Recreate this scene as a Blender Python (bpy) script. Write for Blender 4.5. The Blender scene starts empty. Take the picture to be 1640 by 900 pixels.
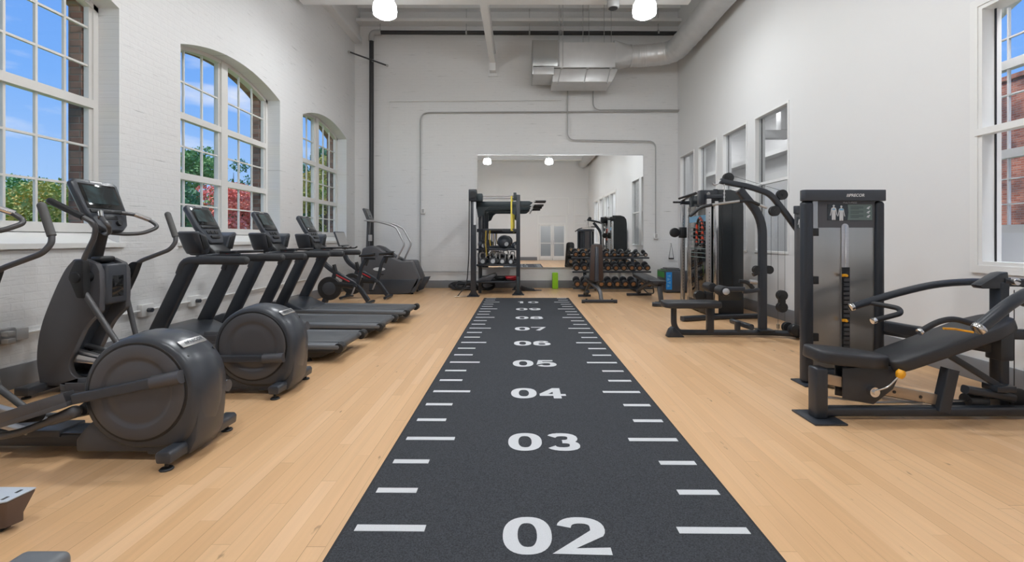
import bpy, bmesh, math, random
from mathutils import Vector, Matrix, Euler
random.seed(7)
PI = math.pi
scene = bpy.context.scene
COL = scene.collection

# ------------------------------------------------------------------ camera
F, VX, VY, CH = 734.0, 833.0, 383.0, 1.297      # focal length and vanishing point in 1640x900 pixels
cam_d = bpy.data.cameras.new('camera')
cam = bpy.data.objects.new('camera', cam_d); COL.objects.link(cam)
cam.location = (0, 0, CH); cam.rotation_euler = (PI/2, 0, 0)
cam_d.sensor_width = 36; cam_d.lens = F/1640*36
cam_d.shift_x = -(VX-820)/1640; cam_d.shift_y = -(450-VY)/1640
cam_d.clip_start = 0.05; cam_d.clip_end = 400
scene.camera = cam
scene.view_settings.view_transform = 'Standard'
scene.view_settings.look = 'None'
scene.view_settings.exposure = 0.0
scene.view_settings.gamma = 1.0
scene.view_settings.use_curve_mapping = False
LAMP = 80.0          # sets the radiance of the pendant lamps: lens below, glowing shade at the side
SUN = 5.0

def W(px, py, Y):
    """world point seen at a pixel of the photograph at depth Y"""
    return Vector(((px-VX)/F*Y, Y, CH-(py-VY)/F*Y))

# ------------------------------------------------------------------ world: blue sky with clouds
world = bpy.data.worlds.new('sky'); scene.world = world; world.use_nodes = True
nt = world.node_tree; nt.nodes.clear()
def N(tree, kind, **kw):
    n = tree.nodes.new(kind)
    for k, v in kw.items(): setattr(n, k, v)
    return n
tc = N(nt, 'ShaderNodeTexCoord'); sp = N(nt, 'ShaderNodeSeparateXYZ')
nt.links.new(tc.outputs['Generated'], sp.inputs[0])
cr = N(nt, 'ShaderNodeValToRGB'); nt.links.new(sp.outputs['Z'], cr.inputs[0])
e = cr.color_ramp.elements
e[0].position = 0.0; e[0].color = (0.45, 0.66, 0.95, 1)
e[1].position = 0.6; e[1].color = (0.10, 0.29, 0.88, 1)
m = e.new(0.25); m.color = (0.20, 0.45, 0.97, 1)
mp = N(nt, 'ShaderNodeMapping'); mp.inputs['Scale'].default_value = (2.2, 2.2, 8.0)
nt.links.new(tc.outputs['Generated'], mp.inputs[0])
nz = N(nt, 'ShaderNodeTexNoise'); nz.inputs['Scale'].default_value = 1.7; nz.inputs['Detail'].default_value = 8
nt.links.new(mp.outputs[0], nz.inputs['Vector'])
c2 = N(nt, 'ShaderNodeValToRGB'); c2.color_ramp.elements[0].position = 0.53; c2.color_ramp.elements[1].position = 0.72
nt.links.new(nz.outputs['Fac'], c2.inputs[0])
mx = N(nt, 'ShaderNodeMix', data_type='RGBA'); mx.inputs['B'].default_value = (0.88, 0.92, 1.0, 1)
nt.links.new(c2.outputs[0], mx.inputs['Factor']); nt.links.new(cr.outputs[0], mx.inputs['A'])
bg = N(nt, 'ShaderNodeBackground'); bg.inputs[1].default_value = 1.0
nt.links.new(mx.outputs['Result'], bg.inputs[0])
wo = N(nt, 'ShaderNodeOutputWorld'); nt.links.new(bg.outputs[0], wo.inputs[0])
sd = bpy.data.lights.new('sun', 'SUN'); sd.energy = SUN; sd.angle = 0.02; sd.color = (1, 0.95, 0.88)
sun = bpy.data.objects.new('sun', sd); COL.objects.link(sun)
sun.rotation_euler = Vector((-0.42, 0.12, 0.90)).to_track_quat('Z', 'Y').to_euler()   # high in the west; an added unseen eave keeps it off the left windows

# ------------------------------------------------------------------ materials
def mat(name, col, rough=0.5, metal=0.0, noise=0.0, nscale=30, bump=0.0, bscale=200, coat=0.0, spec=0.5, stretch=(1, 1, 1)):
    m = bpy.data.materials.new(name); m.use_nodes = True
    t = m.node_tree; b = t.nodes['Principled BSDF']
    b.inputs['Base Color'].default_value = (*col, 1); b.inputs['Roughness'].default_value = rough
    b.inputs['Metallic'].default_value = metal; b.inputs['Coat Weight'].default_value = coat
    b.inputs['Specular IOR Level'].default_value = spec
    tcn = N(t, 'ShaderNodeTexCoord'); mpn = N(t, 'ShaderNodeMapping'); mpn.inputs['Scale'].default_value = stretch
    t.links.new(tcn.outputs['Object'], mpn.inputs[0])
    n = N(t, 'ShaderNodeTexNoise'); n.inputs['Scale'].default_value = nscale; n.inputs['Detail'].default_value = 4
    t.links.new(mpn.outputs[0], n.inputs['Vector'])
    r = N(t, 'ShaderNodeMapRange'); r.inputs['To Min'].default_value = 1-noise; r.inputs['To Max'].default_value = 1+noise
    t.links.new(n.outputs['Fac'], r.inputs[0])
    mm = N(t, 'ShaderNodeMix', data_type='RGBA', blend_type='MULTIPLY'); mm.inputs['Factor'].default_value = 1
    mm.inputs['A'].default_value = (*col, 1); t.links.new(r.outputs[0], mm.inputs['B'])
    t.links.new(mm.outputs['Result'], b.inputs['Base Color'])
    if bump:
        n2 = N(t, 'ShaderNodeTexNoise'); n2.inputs['Scale'].default_value = bscale; n2.inputs['Detail'].default_value = 3
        t.links.new(mpn.outputs[0], n2.inputs['Vector'])
        bp = N(t, 'ShaderNodeBump'); bp.inputs['Strength'].default_value = bump; bp.inputs['Distance'].default_value = 0.004
        t.links.new(n2.outputs['Fac'], bp.inputs['Height']); t.links.new(bp.outputs[0], b.inputs['Normal'])
    return m

def emis(name, col, s):
    m = bpy.data.materials.new(name); m.use_nodes = True; t = m.node_tree; b = t.nodes['Principled BSDF']
    b.inputs['Base Color'].default_value = (*col, 1)
    b.inputs['Emission Color'].default_value = (*col, 1); b.inputs['Emission Strength'].default_value = s
    return m

def brick_nodes(t, axes, c1, c2, mortar, sx=1.0, bw=0.22, rh=0.075, msize=0.008):
    """brick texture laid on a wall: axes = which object coordinates run along / up"""
    tcn = N(t, 'ShaderNodeTexCoord'); s = N(t, 'ShaderNodeSeparateXYZ'); c = N(t, 'ShaderNodeCombineXYZ')
    t.links.new(tcn.outputs['Object'], s.inputs[0])
    t.links.new(s.outputs[axes[0]], c.inputs[0]); t.links.new(s.outputs[axes[1]], c.inputs[1])
    wn = N(t, 'ShaderNodeTexNoise'); wn.inputs['Scale'].default_value = 3.0
    t.links.new(c.outputs[0], wn.inputs['Vector'])
    wv = N(t, 'ShaderNodeVectorMath', operation='SCALE'); wv.inputs['Scale'].default_value = 0.012
    t.links.new(wn.outputs['Color'], wv.inputs[0])
    ad = N(t, 'ShaderNodeVectorMath', operation='ADD'); t.links.new(c.outputs[0], ad.inputs[0]); t.links.new(wv.outputs[0], ad.inputs[1])
    b = N(t, 'ShaderNodeTexBrick'); t.links.new(ad.outputs[0], b.inputs['Vector'])
    b.inputs['Scale'].default_value = 1; b.inputs['Brick Width'].default_value = bw; b.inputs['Row Height'].default_value = rh
    b.inputs['Mortar Size'].default_value = msize; b.inputs['Mortar Smooth'].default_value = 0.6
    b.inputs['Color1'].default_value = (*c1, 1); b.inputs['Color2'].default_value = (*c2, 1); b.inputs['Mortar'].default_value = (*mortar, 1)
    return c, b

def painted_brick(name, axes, col=(0.75, 0.75, 0.75), strength=0.35):
    m = bpy.data.materials.new(name); m.use_nodes = True; t = m.node_tree; p = t.nodes['Principled BSDF']
    c, b = brick_nodes(t, axes, col, [x*0.99 for x in col], [x*0.975 for x in col])
    # cracks and chips in the paint: thin dark streaks that follow the courses
    mpn = N(t, 'ShaderNodeMapping'); mpn.inputs['Scale'].default_value = (2.2, 42, 1); t.links.new(c.outputs[0], mpn.inputs[0])
    n = N(t, 'ShaderNodeTexNoise'); n.inputs['Scale'].default_value = 1.0; n.inputs['Detail'].default_value = 6; n.inputs['Roughness'].default_value = 0.6
    t.links.new(mpn.outputs[0], n.inputs['Vector'])
    r = N(t, 'ShaderNodeMapRange'); r.inputs['From Min'].default_value = 0.625; r.inputs['From Max'].default_value = 0.73
    t.links.new(n.outputs['Fac'], r.inputs[0])
    mm = N(t, 'ShaderNodeMix', data_type='RGBA'); mm.inputs['B'].default_value = (0.38, 0.38, 0.38, 1)
    t.links.new(r.outputs[0], mm.inputs['Factor']); t.links.new(b.outputs['Color'], mm.inputs['A'])
    t.links.new(mm.outputs['Result'], p.inputs['Base Color'])
    n2 = N(t, 'ShaderNodeTexNoise'); n2.inputs['Scale'].default_value = 22; n2.inputs['Detail'].default_value = 5
    t.links.new(c.outputs[0], n2.inputs['Vector'])
    h = N(t, 'ShaderNodeMath', operation='MULTIPLY_ADD'); h.inputs[1].default_value = -0.32
    t.links.new(b.outputs['Fac'], h.inputs[0]); t.links.new(n2.outputs['Fac'], h.inputs[2])
    h2 = N(t, 'ShaderNodeMath', operation='SUBTRACT'); t.links.new(h.outputs[0], h2.inputs[0]); t.links.new(r.outputs[0], h2.inputs[1])
    bp = N(t, 'ShaderNodeBump'); bp.inputs['Strength'].default_value = strength; bp.inputs['Distance'].default_value = 0.012
    t.links.new(h2.outputs[0], bp.inputs['Height']); t.links.new(bp.outputs[0], p.inputs['Normal'])
    p.inputs['Roughness'].default_value = 0.55
    return m

def red_brick(name, axes, c1, c2, mortar):
    m = bpy.data.materials.new(name); m.use_nodes = True; t = m.node_tree; p = t.nodes['Principled BSDF']
    c, b = brick_nodes(t, axes, c1, c2, mortar, msize=0.010)
    n = N(t, 'ShaderNodeTexNoise'); n.inputs['Scale'].default_value = 1.2; n.inputs['Detail'].default_value = 6; t.links.new(c.outputs[0], n.inputs['Vector'])
    r = N(t, 'ShaderNodeValToRGB'); r.color_ramp.elements[0].color = (0.35, 0.4, 0.5, 1); r.color_ramp.elements[1].color = (1.3, 1.1, 1.0, 1)
    r.color_ramp.elements[0].position = 0.4; r.color_ramp.elements[1].position = 0.6
    t.links.new(n.outputs['Fac'], r.inputs[0])
    mm = N(t, 'ShaderNodeMix', data_type='RGBA', blend_type='MULTIPLY'); mm.inputs['Factor'].default_value = 0.8
    t.links.new(b.outputs['Color'], mm.inputs['A']); t.links.new(r.outputs[0], mm.inputs['B'])
    t.links.new(mm.outputs['Result'], p.inputs['Base Color']); p.inputs['Roughness'].default_value = 0.9
    bp = N(t, 'ShaderNodeBump'); bp.invert = True; bp.inputs['Strength'].default_value = 0.6; bp.inputs['Distance'].default_value = 0.01
    t.links.new(b.outputs['Fac'], bp.inputs['Height']); t.links.new(bp.outputs[0], p.inputs['Normal'])
    return m

def floor_mat():
    m = bpy.data.materials.new('maple_floor'); m.use_nodes = True; t = m.node_tree; p = t.nodes['Principled BSDF']
    L = t.links.new
    tcn = N(t, 'ShaderNodeTexCoord'); s = N(t, 'ShaderNodeSeparateXYZ'); L(tcn.outputs['Object'], s.inputs[0])
    def math_(op, a, b=None, c=None):
        n = N(t, 'ShaderNodeMath', operation=op)
        for i, v in enumerate((a, b, c)):
            if v is None: continue
            if isinstance(v, (int, float)): n.inputs[i].default_value = v
            else: L(v, n.inputs[i])
        return n.outputs[0]
    xs = math_('DIVIDE', s.outputs['X'], 0.082); ix = math_('FLOOR', xs); fx = math_('FRACT', xs)
    w1 = N(t, 'ShaderNodeTexWhiteNoise', noise_dimensions='1D'); L(ix, w1.inputs['W'])
    ys = math_('ADD', math_('DIVIDE', s.outputs['Y'], 1.35), math_('MULTIPLY', w1.outputs['Value'], 7.0))
    iy = math_('FLOOR', ys); fy = math_('FRACT', ys)
    cv = N(t, 'ShaderNodeCombineXYZ'); L(ix, cv.inputs[0]); L(iy, cv.inputs[1])
    w2 = N(t, 'ShaderNodeTexWhiteNoise', noise_dimensions='3D'); L(cv.outputs[0], w2.inputs['Vector'])
    ramp = N(t, 'ShaderNodeValToRGB'); L(w2.outputs['Value'], ramp.inputs[0])
    e = ramp.color_ramp.elements
    e[0].position = 0; e[0].color = (0.65, 0.40, 0.21, 1)
    e[1].position = 1; e[1].color = (0.745, 0.485, 0.28, 1)
    a = e.new(0.35); a.color = (0.68, 0.42, 0.222, 1); a = e.new(0.8); a.color = (0.715, 0.455, 0.25, 1)
    # grain
    mpn = N(t, 'ShaderNodeMapping'); mpn.inputs['Scale'].default_value = (40, 1.6, 1); L(tcn.outputs['Object'], mpn.inputs[0])
    off = N(t, 'ShaderNodeVectorMath', operation='ADD'); L(mpn.outputs[0], off.inputs[0])
    sc = N(t, 'ShaderNodeVectorMath', operation='SCALE'); L(w2.outputs['Color'], sc.inputs[0]); sc.inputs['Scale'].default_value = 30
    L(sc.outputs[0], off.inputs[1])
    g = N(t, 'ShaderNodeTexNoise'); g.inputs['Scale'].default_value = 1; g.inputs['Detail'].default_value = 5; L(off.outputs[0], g.inputs['Vector'])
    gr = N(t, 'ShaderNodeMapRange'); gr.inputs['To Min'].default_value = 0.86; gr.inputs['To Max'].default_value = 1.10; L(g.outputs['Fac'], gr.inputs[0])
    m1 = N(t, 'ShaderNodeMix', data_type='RGBA', blend_type='MULTIPLY'); m1.inputs['Factor'].default_value = 1
    L(ramp.outputs[0], m1.inputs['A']); L(gr.outputs[0], m1.inputs['B'])
    # small dark dings
    sp_ = N(t, 'ShaderNodeMapping'); sp_.inputs['Scale'].default_value = (16, 5, 1); L(tcn.outputs['Object'], sp_.inputs[0])
    dn = N(t, 'ShaderNodeTexNoise'); dn.inputs['Scale'].default_value = 1.0; dn.inputs['Detail'].default_value = 3; L(sp_.outputs[0], dn.inputs['Vector'])
    dr = N(t, 'ShaderNodeMapRange'); dr.inputs['From Min'].default_value = 0.70; dr.inputs['From Max'].default_value = 0.75; dr.inputs['To Max'].default_value = 0.6; L(dn.outputs['Fac'], dr.inputs[0])
    m3 = N(t, 'ShaderNodeMix', data_type='RGBA'); m3.inputs['B'].default_value = (0.10, 0.05, 0.02, 1); L(dr.outputs[0], m3.inputs['Factor']); L(m1.outputs['Result'], m3.inputs['A'])
    # joints
    gx = math_('MAXIMUM', math_('LESS_THAN', fx, 0.028), math_('LESS_THAN', fy, 0.0018))
    w3 = N(t, 'ShaderNodeTexWhiteNoise', noise_dimensions='1D'); L(math_('ADD', ix, 31.7), w3.inputs['W'])
    ga = math_('MULTIPLY', gx, math_('MULTIPLY_ADD', w3.outputs['Value'], 0.55, 0.12))
    m2 = N(t, 'ShaderNodeMix', data_type='RGBA'); m2.inputs['B'].default_value = (0.16, 0.075, 0.03, 1)
    L(ga, m2.inputs['Factor']); L(m3.outputs['Result'], m2.inputs['A'])
    L(m2.outputs['Result'], p.inputs['Base Color'])
    rr = N(t, 'ShaderNodeMapRange'); rr.inputs['To Min'].default_value = 0.27; rr.inputs['To Max'].default_value = 0.42; L(g.outputs['Fac'], rr.inputs[0])
    L(rr.outputs[0], p.inputs['Roughness']); p.inputs['Specular IOR Level'].default_value = 0.4
    bp = N(t, 'ShaderNodeBump'); bp.inputs['Strength'].default_value = 0.08; bp.inputs['Distance'].default_value = 0.003
    L(g.outputs['Fac'], bp.inputs['Height']); L(bp.outputs[0], p.inputs['Normal'])
    return m

def glass_mat(name, refl=0.9, tint=(1, 1, 1)):
    m = bpy.data.materials.new(name); m.use_nodes = True; t = m.node_tree; t.nodes.clear()
    o = N(t, 'ShaderNodeOutputMaterial'); tr = N(t, 'ShaderNodeBsdfTransparent'); tr.inputs[0].default_value = (*tint, 1)
    g = N(t, 'ShaderNodeBsdfGlossy'); g.inputs['Roughness'].default_value = 0.0
    lw = N(t, 'ShaderNodeFresnel'); lw.inputs[0].default_value = 1.35
    mu = N(t, 'ShaderNodeMath', operation='MULTIPLY'); mu.inputs[1].default_value = refl; t.links.new(lw.outputs[0], mu.inputs[0])
    mi = N(t, 'ShaderNodeMixShader'); ge = N(t, 'ShaderNodeNewGeometry'); iv = N(t, 'ShaderNodeMath', operation='SUBTRACT'); iv.inputs[0].default_value = 1.0; t.links.new(ge.outputs['Backfacing'], iv.inputs[1])
    m2 = N(t, 'ShaderNodeMath', operation='MULTIPLY'); t.links.new(mu.outputs[0], m2.inputs[0]); t.links.new(iv.outputs[0], m2.inputs[1])
    t.links.new(m2.outputs[0], mi.inputs[0]); t.links.new(tr.outputs[0], mi.inputs[1]); t.links.new(g.outputs[0], mi.inputs[2])
    t.links.new(mi.outputs[0], o.inputs[0]); return m

def leaf_mat(name, c1, c2):
    m = bpy.data.materials.new(name); m.use_nodes = True; t = m.node_tree; p = t.nodes['Principled BSDF']
    tcn = N(t, 'ShaderNodeTexCoord'); n = N(t, 'ShaderNodeTexNoise'); n.inputs['Scale'].default_value = 0.9; n.inputs['Detail'].default_value = 5
    t.links.new(tcn.outputs['Object'], n.inputs['Vector'])
    r = N(t, 'ShaderNodeValToRGB'); r.color_ramp.elements[0].position = 0.38; r.color_ramp.elements[1].position = 0.62
    r.color_ramp.elements[0].color = (*c1, 1); r.color_ramp.elements[1].color = (*c2, 1)
    t.links.new(n.outputs['Fac'], r.inputs[0]); t.links.new(r.outputs[0], p.inputs['Base Color']); p.inputs['Roughness'].default_value = 0.8
    return m

M = dict(
    brick_l=painted_brick('painted_brick_left', ('Y', 'Z'), strength=0.24),
    brick_f=painted_brick('painted_brick_far', ('X', 'Z'), strength=0.16),
    plaster=mat('white_plaster', (0.76, 0.76, 0.76), 0.6, noise=0.015, nscale=1.5, bump=0.05, bscale=60),
    ceil=mat('ceiling_paint', (0.78, 0.78, 0.78), 0.7, noise=0.02),
    trim=mat('white_trim', (0.80, 0.80, 0.79), 0.4, noise=0.01),
    sash=mat('sash_paint', (0.72, 0.71, 0.69), 0.4, noise=0.02),
    base=mat('grey_baseboard', (0.19, 0.195, 0.21), 0.45, noise=0.03),
    floor=floor_mat(),
    turf=mat('turf_pile', (0.062, 0.066, 0.074), 0.95, noise=0.95, nscale=170, bump=1.0, bscale=420, spec=0.15),
    turf_w=mat('turf_white_pile', (0.66, 0.67, 0.69), 0.95, noise=0.12, nscale=200, bump=0.8, bscale=420, spec=0.1),
    turf_edge=mat('turf_binding', (0.02, 0.02, 0.022), 0.8, noise=0.2),
    glass=glass_mat('window_glass', 0.6), glass2=glass_mat('interior_glass', 1.0, (0.86, 0.87, 0.88)),
    mirror=mat('mirror_silver', (0.90, 0.91, 0.91), 0.0, 1.0),
    obrick=red_brick('outer_brick', ('Y', 'Z'), (0.26, 0.13, 0.09), (0.34, 0.22, 0.17), (0.25, 0.22, 0.2)),
    obrick_x=red_brick('outer_brick_jamb', ('X', 'Z'), (0.24, 0.13, 0.10), (0.38, 0.27, 0.22), (0.28, 0.25, 0.22)),
    bbrick=red_brick('building_brick', ('Y', 'Z'), (0.30, 0.10, 0.065), (0.44, 0.20, 0.14), (0.33, 0.29, 0.27)),
    grass=mat('grass', (0.10, 0.17, 0.05), 0.9, noise=0.4, nscale=3),
    bark=mat('bark', (0.10, 0.07, 0.05), 0.9, noise=0.4, nscale=12),
    char=mat('charcoal_plastic', (0.048, 0.054, 0.066), 0.30, noise=0.05, nscale=8, bump=0.05, bscale=500),
    char2=mat('graphite_panel', (0.082, 0.082, 0.090), 0.38, noise=0.04, nscale=8, bump=0.04, bscale=600),
    blk=mat('black_plastic', (0.014, 0.015, 0.017), 0.42, noise=0.08, nscale=10),
    steel_blk=mat('black_powder_steel', (0.027, 0.032, 0.041), 0.32, noise=0.06, nscale=20, bump=0.04, bscale=700),
    rubber=mat('rubber', (0.015, 0.016, 0.019), 0.5, noise=0.15, nscale=60),
    pad=mat('black_vinyl', (0.026, 0.027, 0.031), 0.42, noise=0.08, nscale=60, bump=0.25, bscale=350),
    grip=mat('grey_foam_grip', (0.10, 0.10, 0.10), 0.6, noise=0.06),
    tube=mat('dark_grey_tube', (0.10, 0.10, 0.105), 0.35, 0.3, noise=0.04),
    chrome=mat('chrome', (0.72, 0.72, 0.73), 0.16, 1.0),
    silver=mat('brushed_silver', (0.55, 0.55, 0.56), 0.32, 0.9, noise=0.08, nscale=6, stretch=(1, 1, 12)),
    smoke=mat('smoked_metal_panel', (0.42, 0.42, 0.41), 0.28, 0.9, noise=0.10, nscale=2, stretch=(3, 1, 0.4)),
    glsblk=mat('glossy_black', (0.008, 0.009, 0.010), 0.08, coat=0.5),
    belt=mat('running_belt', (0.085, 0.090, 0.098), 0.5, noise=0.12, nscale=90, bump=0.2, bscale=500),
    deckside=mat('deck_rail_grey', (0.14, 0.15, 0.165), 0.4, noise=0.04),
    red=mat('red_accent', (0.45, 0.02, 0.03), 0.4), mustard=mat('mustard_webbing', (0.32, 0.22, 0.03), 0.7), yellow=mat('yellow_rubber', (0.80, 0.66, 0.10), 0.5, noise=0.05),
    orange=mat('amber_lever', (0.90, 0.42, 0.02), 0.4), green=mat('lime_foam', (0.30, 0.62, 0.02), 0.7, noise=0.06),
    dgreen=mat('green_vinyl', (0.05, 0.30, 0.05), 0.5, noise=0.05), blue=mat('blue_vinyl', (0.01, 0.22, 0.62), 0.5, noise=0.05),
    steel=mat('galvanised_duct', (0.62, 0.62, 0.62), 0.42, 0.55, noise=0.10, nscale=5),
    conduit=mat('grey_conduit', (0.42, 0.42, 0.42), 0.5, 0.2, noise=0.04), pipe=mat('black_iron_pipe', (0.03, 0.03, 0.032), 0.45, noise=0.1),
    shroud=mat('dark_shroud', (0.026, 0.031, 0.035), 0.22, noise=0.05), teal=mat('dark_teal_steel', (0.028, 0.042, 0.050), 0.40, noise=0.06), white=mat('white_print', (0.8, 0.8, 0.8), 0.5),
    print_=mat('pale_print', (0.62, 0.64, 0.66), 0.5), pblue=mat('print_blue', (0.20, 0.42, 0.62), 0.5),
    chart=mat('chart_dark', (0.035, 0.045, 0.055), 0.4), chart2=mat('chart_green_grey', (0.14, 0.19, 0.18), 0.45),
    lampmat=emis('lamp_diffuser', (0.94, 0.975, 1.0), LAMP*0.22), lens=emis('lamp_lens', (0.94, 0.975, 1.0), LAMP*2.4), bronze=mat('bronze_cap', (0.34, 0.20, 0.11), 0.3, 0.8, noise=0.2, nscale=80),
    wood=mat('dark_brown_back', (0.045, 0.022, 0.014), 0.5, noise=0.25, nscale=8, stretch=(8, 8, 1)),
    kettle=mat('pale_grey_enamel', (0.50, 0.51, 0.52), 0.35, noise=0.08), ruler=mat('rope_red', (0.55, 0.06, 0.02), 0.7),
    beige=mat('beige_steel', (0.42, 0.34, 0.26), 0.3, 0.6, noise=0.05), floor_tint_side=mat('side_with_floor_reflection', (0.12, 0.085, 0.075), 0.4, noise=0.05),  # machine-end side: brown floor reflection put into its colour
    ice=mat('pale_grey_top', (0.50, 0.55, 0.62), 0.35, noise=0.03), roomgrey=mat('next_room_paint', (0.74, 0.74, 0.74), 0.7, noise=0.03),
    carpet=mat('grey_carpet', (0.18, 0.18, 0.19), 0.9, noise=0.2, nscale=80),
    l_green=leaf_mat('leaves_green', (0.05, 0.20, 0.05), (0.22, 0.44, 0.14)), l_dark=leaf_mat('leaves_dark', (0.03, 0.14, 0.07), (0.12, 0.32, 0.15)),
    l_yel=leaf_mat('leaves_yellow', (0.20, 0.34, 0.07), (0.62, 0.50, 0.14)), l_red=leaf_mat('leaves_red', (0.62, 0.10, 0.08), (0.95, 0.38, 0.28)),
)
def screen_mat():
    m = bpy.data.materials.new('console_screen'); m.use_nodes = True; t = m.node_tree; p = t.nodes['Principled BSDF']
    tcn = N(t, 'ShaderNodeTexCoord'); n = N(t, 'ShaderNodeTexNoise'); n.inputs['Scale'].default_value = 5; n.inputs['Distortion'].default_value = 0.6
    t.links.new(tcn.outputs['Object'], n.inputs['Vector'])
    r = N(t, 'ShaderNodeValToRGB'); r.color_ramp.elements[0].position = 0.42; r.color_ramp.elements[1].position = 0.68
    r.color_ramp.elements[0].color = (0.02, 0.03, 0.035, 1); r.color_ramp.elements[1].color = (0.12, 0.24, 0.26, 1)
    t.links.new(n.outputs['Fac'], r.inputs[0]); t.links.new(r.outputs[0], p.inputs['Emission Color']); p.inputs['Emission Strength'].default_value = 0.4
    p.inputs['Base Color'].default_value = (0.02, 0.02, 0.02, 1); p.inputs['Roughness'].default_value = 0.12
    return m
M['screen'] = screen_mat()

# ------------------------------------------------------------------ mesh builder
ORG = Vector((0, 0, 0))
class MB:
    def __init__(s): s.bm = bmesh.new()
    def _add(s, verts, faces):
        vs = [s.bm.verts.new(v) for v in verts]
        for f in faces:
            try: s.bm.faces.new([vs[i] for i in f])
            except ValueError: pass
        return s
    def box(s, x0, x1, y0, y1, z0, z1):
        v = [(x, y, z) for z in (z0, z1) for y in (y0, y1) for x in (x0, x1)]
        return s._add(v, [(0, 2, 3, 1), (4, 5, 7, 6), (0, 1, 5, 4), (2, 6, 7, 3), (0, 4, 6, 2), (1, 3, 7, 5)])
    def obox(s, c, size, R=None):
        R = R or Matrix.Identity(3); c = Vector(c)
        v = [c + R @ Vector((x*size[0]/2, y*size[1]/2, z*size[2]/2)) for z in (-1, 1) for y in (-1, 1) for x in (-1, 1)]
        return s._add(v, [(0, 2, 3, 1), (4, 5, 7, 6), (0, 1, 5, 4), (2, 6, 7, 3), (0, 4, 6, 2), (1, 3, 7, 5)])
    def prism(s, pts, a, b, axis='y', fn=None):
        """2-D polygon extruded from a to b along axis"""
        def P(u, v, w):
            return {'y': (u, w, v), 'x': (w, u, v), 'z': (u, v, w)}[axis]
        n = len(pts)
        v = [P(u, w, a) for u, w in pts] + [P(u, w, b) for u, w in pts]
        f = [tuple(range(n)), tuple(range(2*n-1, n-1, -1))] + [(i, i+n, (i+1) % n+n, (i+1) % n) for i in range(n)]
        if fn: v = [fn(Vector(q)) for q in v]
        return s._add(v, f)
    def loft(s, rings, cap=True):
        n = len(rings[0]); v = [p for r in rings for p in r]; f = []
        for k in range(len(rings)-1):
            for i in range(n):
                f.append((k*n+i, k*n+(i+1) % n, (k+1)*n+(i+1) % n, (k+1)*n+i))
        if cap: f += [tuple(range(n-1, -1, -1)), tuple(range((len(rings)-1)*n, len(rings)*n))]
        return s._add(v, f)
    def cyl(s, p0, p1, r0, r1=None, n=20, cap=True):
        p0, p1 = Vector(p0), Vector(p1); r1 = r0 if r1 is None else r1
        d = (p1-p0).normalized(); u = d.orthogonal().normalized(); w = d.cross(u)
        ring = lambda p, r: [p + (u*math.cos(2*PI*i/n)+w*math.sin(2*PI*i/n))*r for i in range(n)]
        return s.loft([ring(p0, r0), ring(p1, r1)], cap)
    def lathe(s, prof, c=(0, 0, 0), axis=(0, 0, 1), n=32, cap=True):
        d = Vector(axis).normalized(); u = d.orthogonal().normalized(); w = d.cross(u); c = Vector(c)
        return s.loft([[c + d*h + (u*math.cos(2*PI*i/n)+w*math.sin(2*PI*i/n))*max(r, 1e-4) for i in range(n)] for r, h in prof], cap)
    def ball(s, c, r, n=20, m=12):
        if not hasattr(r, '__len__'): r = (r, r, r)
        c = Vector(c)
        rings = []
        for k in range(m+1):
            t = -PI/2 + PI*k/m; q = max(math.cos(t), 1e-3)
            rings.append([c + Vector((r[0]*q*math.cos(2*PI*i/n), r[1]*q*math.sin(2*PI*i/n), r[2]*math.sin(t))) for i in range(n)])
        return s.loft(rings)
    def sweep(s, pts, sec, bend=0.0, up=(0, 1, 0), closed=False):
        """section sec = [(a,b)..] with a along 'side' and b along the second normal"""
        pts = fillet([Vector(p) for p in pts], bend) if bend else [Vector(p) for p in pts]
        rings = []; n = len(pts); prev = None
        for i, p in enumerate(pts):
            t = (pts[min(i+1, n-1)]-pts[max(i-1, 0)]).normalized()
            if prev is None:
                side = Vector(up) - t*Vector(up).dot(t)
                if side.length < 1e-3: side = t.orthogonal()
            else: side = prev - t*prev.dot(t)
            side.normalize(); prev = side; w = t.cross(side)
            rings.append([p + side*a + w*b for a, b in sec])
        return s.loft(rings)
    def tube(s, pts, r, bend=0.05, n=12): return s.sweep(pts, [(r*math.cos(2*PI*i/n), r*math.sin(2*PI*i/n)) for i in range(n)], bend)
    def bar(s, pts, wid, thick, bend=0.0, up=(0, 1, 0), rnd=0.25): return s.sweep(pts, rrect(wid, thick, min(wid, thick)*rnd), bend, up)
    def build(s, name, m, parent=None, bevel=0.0, seg=2, sharp=35, **tags):
        bm = s.bm
        bmesh.ops.recalc_face_normals(bm, faces=bm.faces)
        if bevel:
            ed = [e for e in bm.edges if len(e.link_faces) == 2 and e.calc_face_angle(0) > 0.6]
            bmesh.ops.bevel(bm, geom=ed, offset=bevel, segments=seg, affect='EDGES', profile=0.5, clamp_overlap=True)
        me = bpy.data.meshes.new(name)
        if parent is None and 'at' in tags: org = Vector(tags.pop('at'))
        else: org = ORG if parent is not None else Vector((0, 0, 0))
        for v in bm.verts: v.co -= org
        bm.to_mesh(me); bm.free()
        for p in me.polygons: p.use_smooth = True
        me.set_sharp_from_angle(angle=math.radians(sharp))
        me.materials.append(M[m] if isinstance(m, str) else m)
        o = bpy.data.objects.new(name, me); COL.objects.link(o)
        if parent is not None: o.parent = parent
        else: o.location = org
        for k, v in tags.items(): o[k] = v
        return o

def rrect(w, h, r, n=3):
    out = []
    for cx, cy, a0 in ((w/2-r, h/2-r, 0), (-w/2+r, h/2-r, PI/2), (-w/2+r, -h/2+r, PI), (w/2-r, -h/2+r, 1.5*PI)):
        for k in range(n+1):
            a = a0 + PI/2*k/n; out.append((cx+r*math.cos(a), cy+r*math.sin(a)))
    return out

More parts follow.
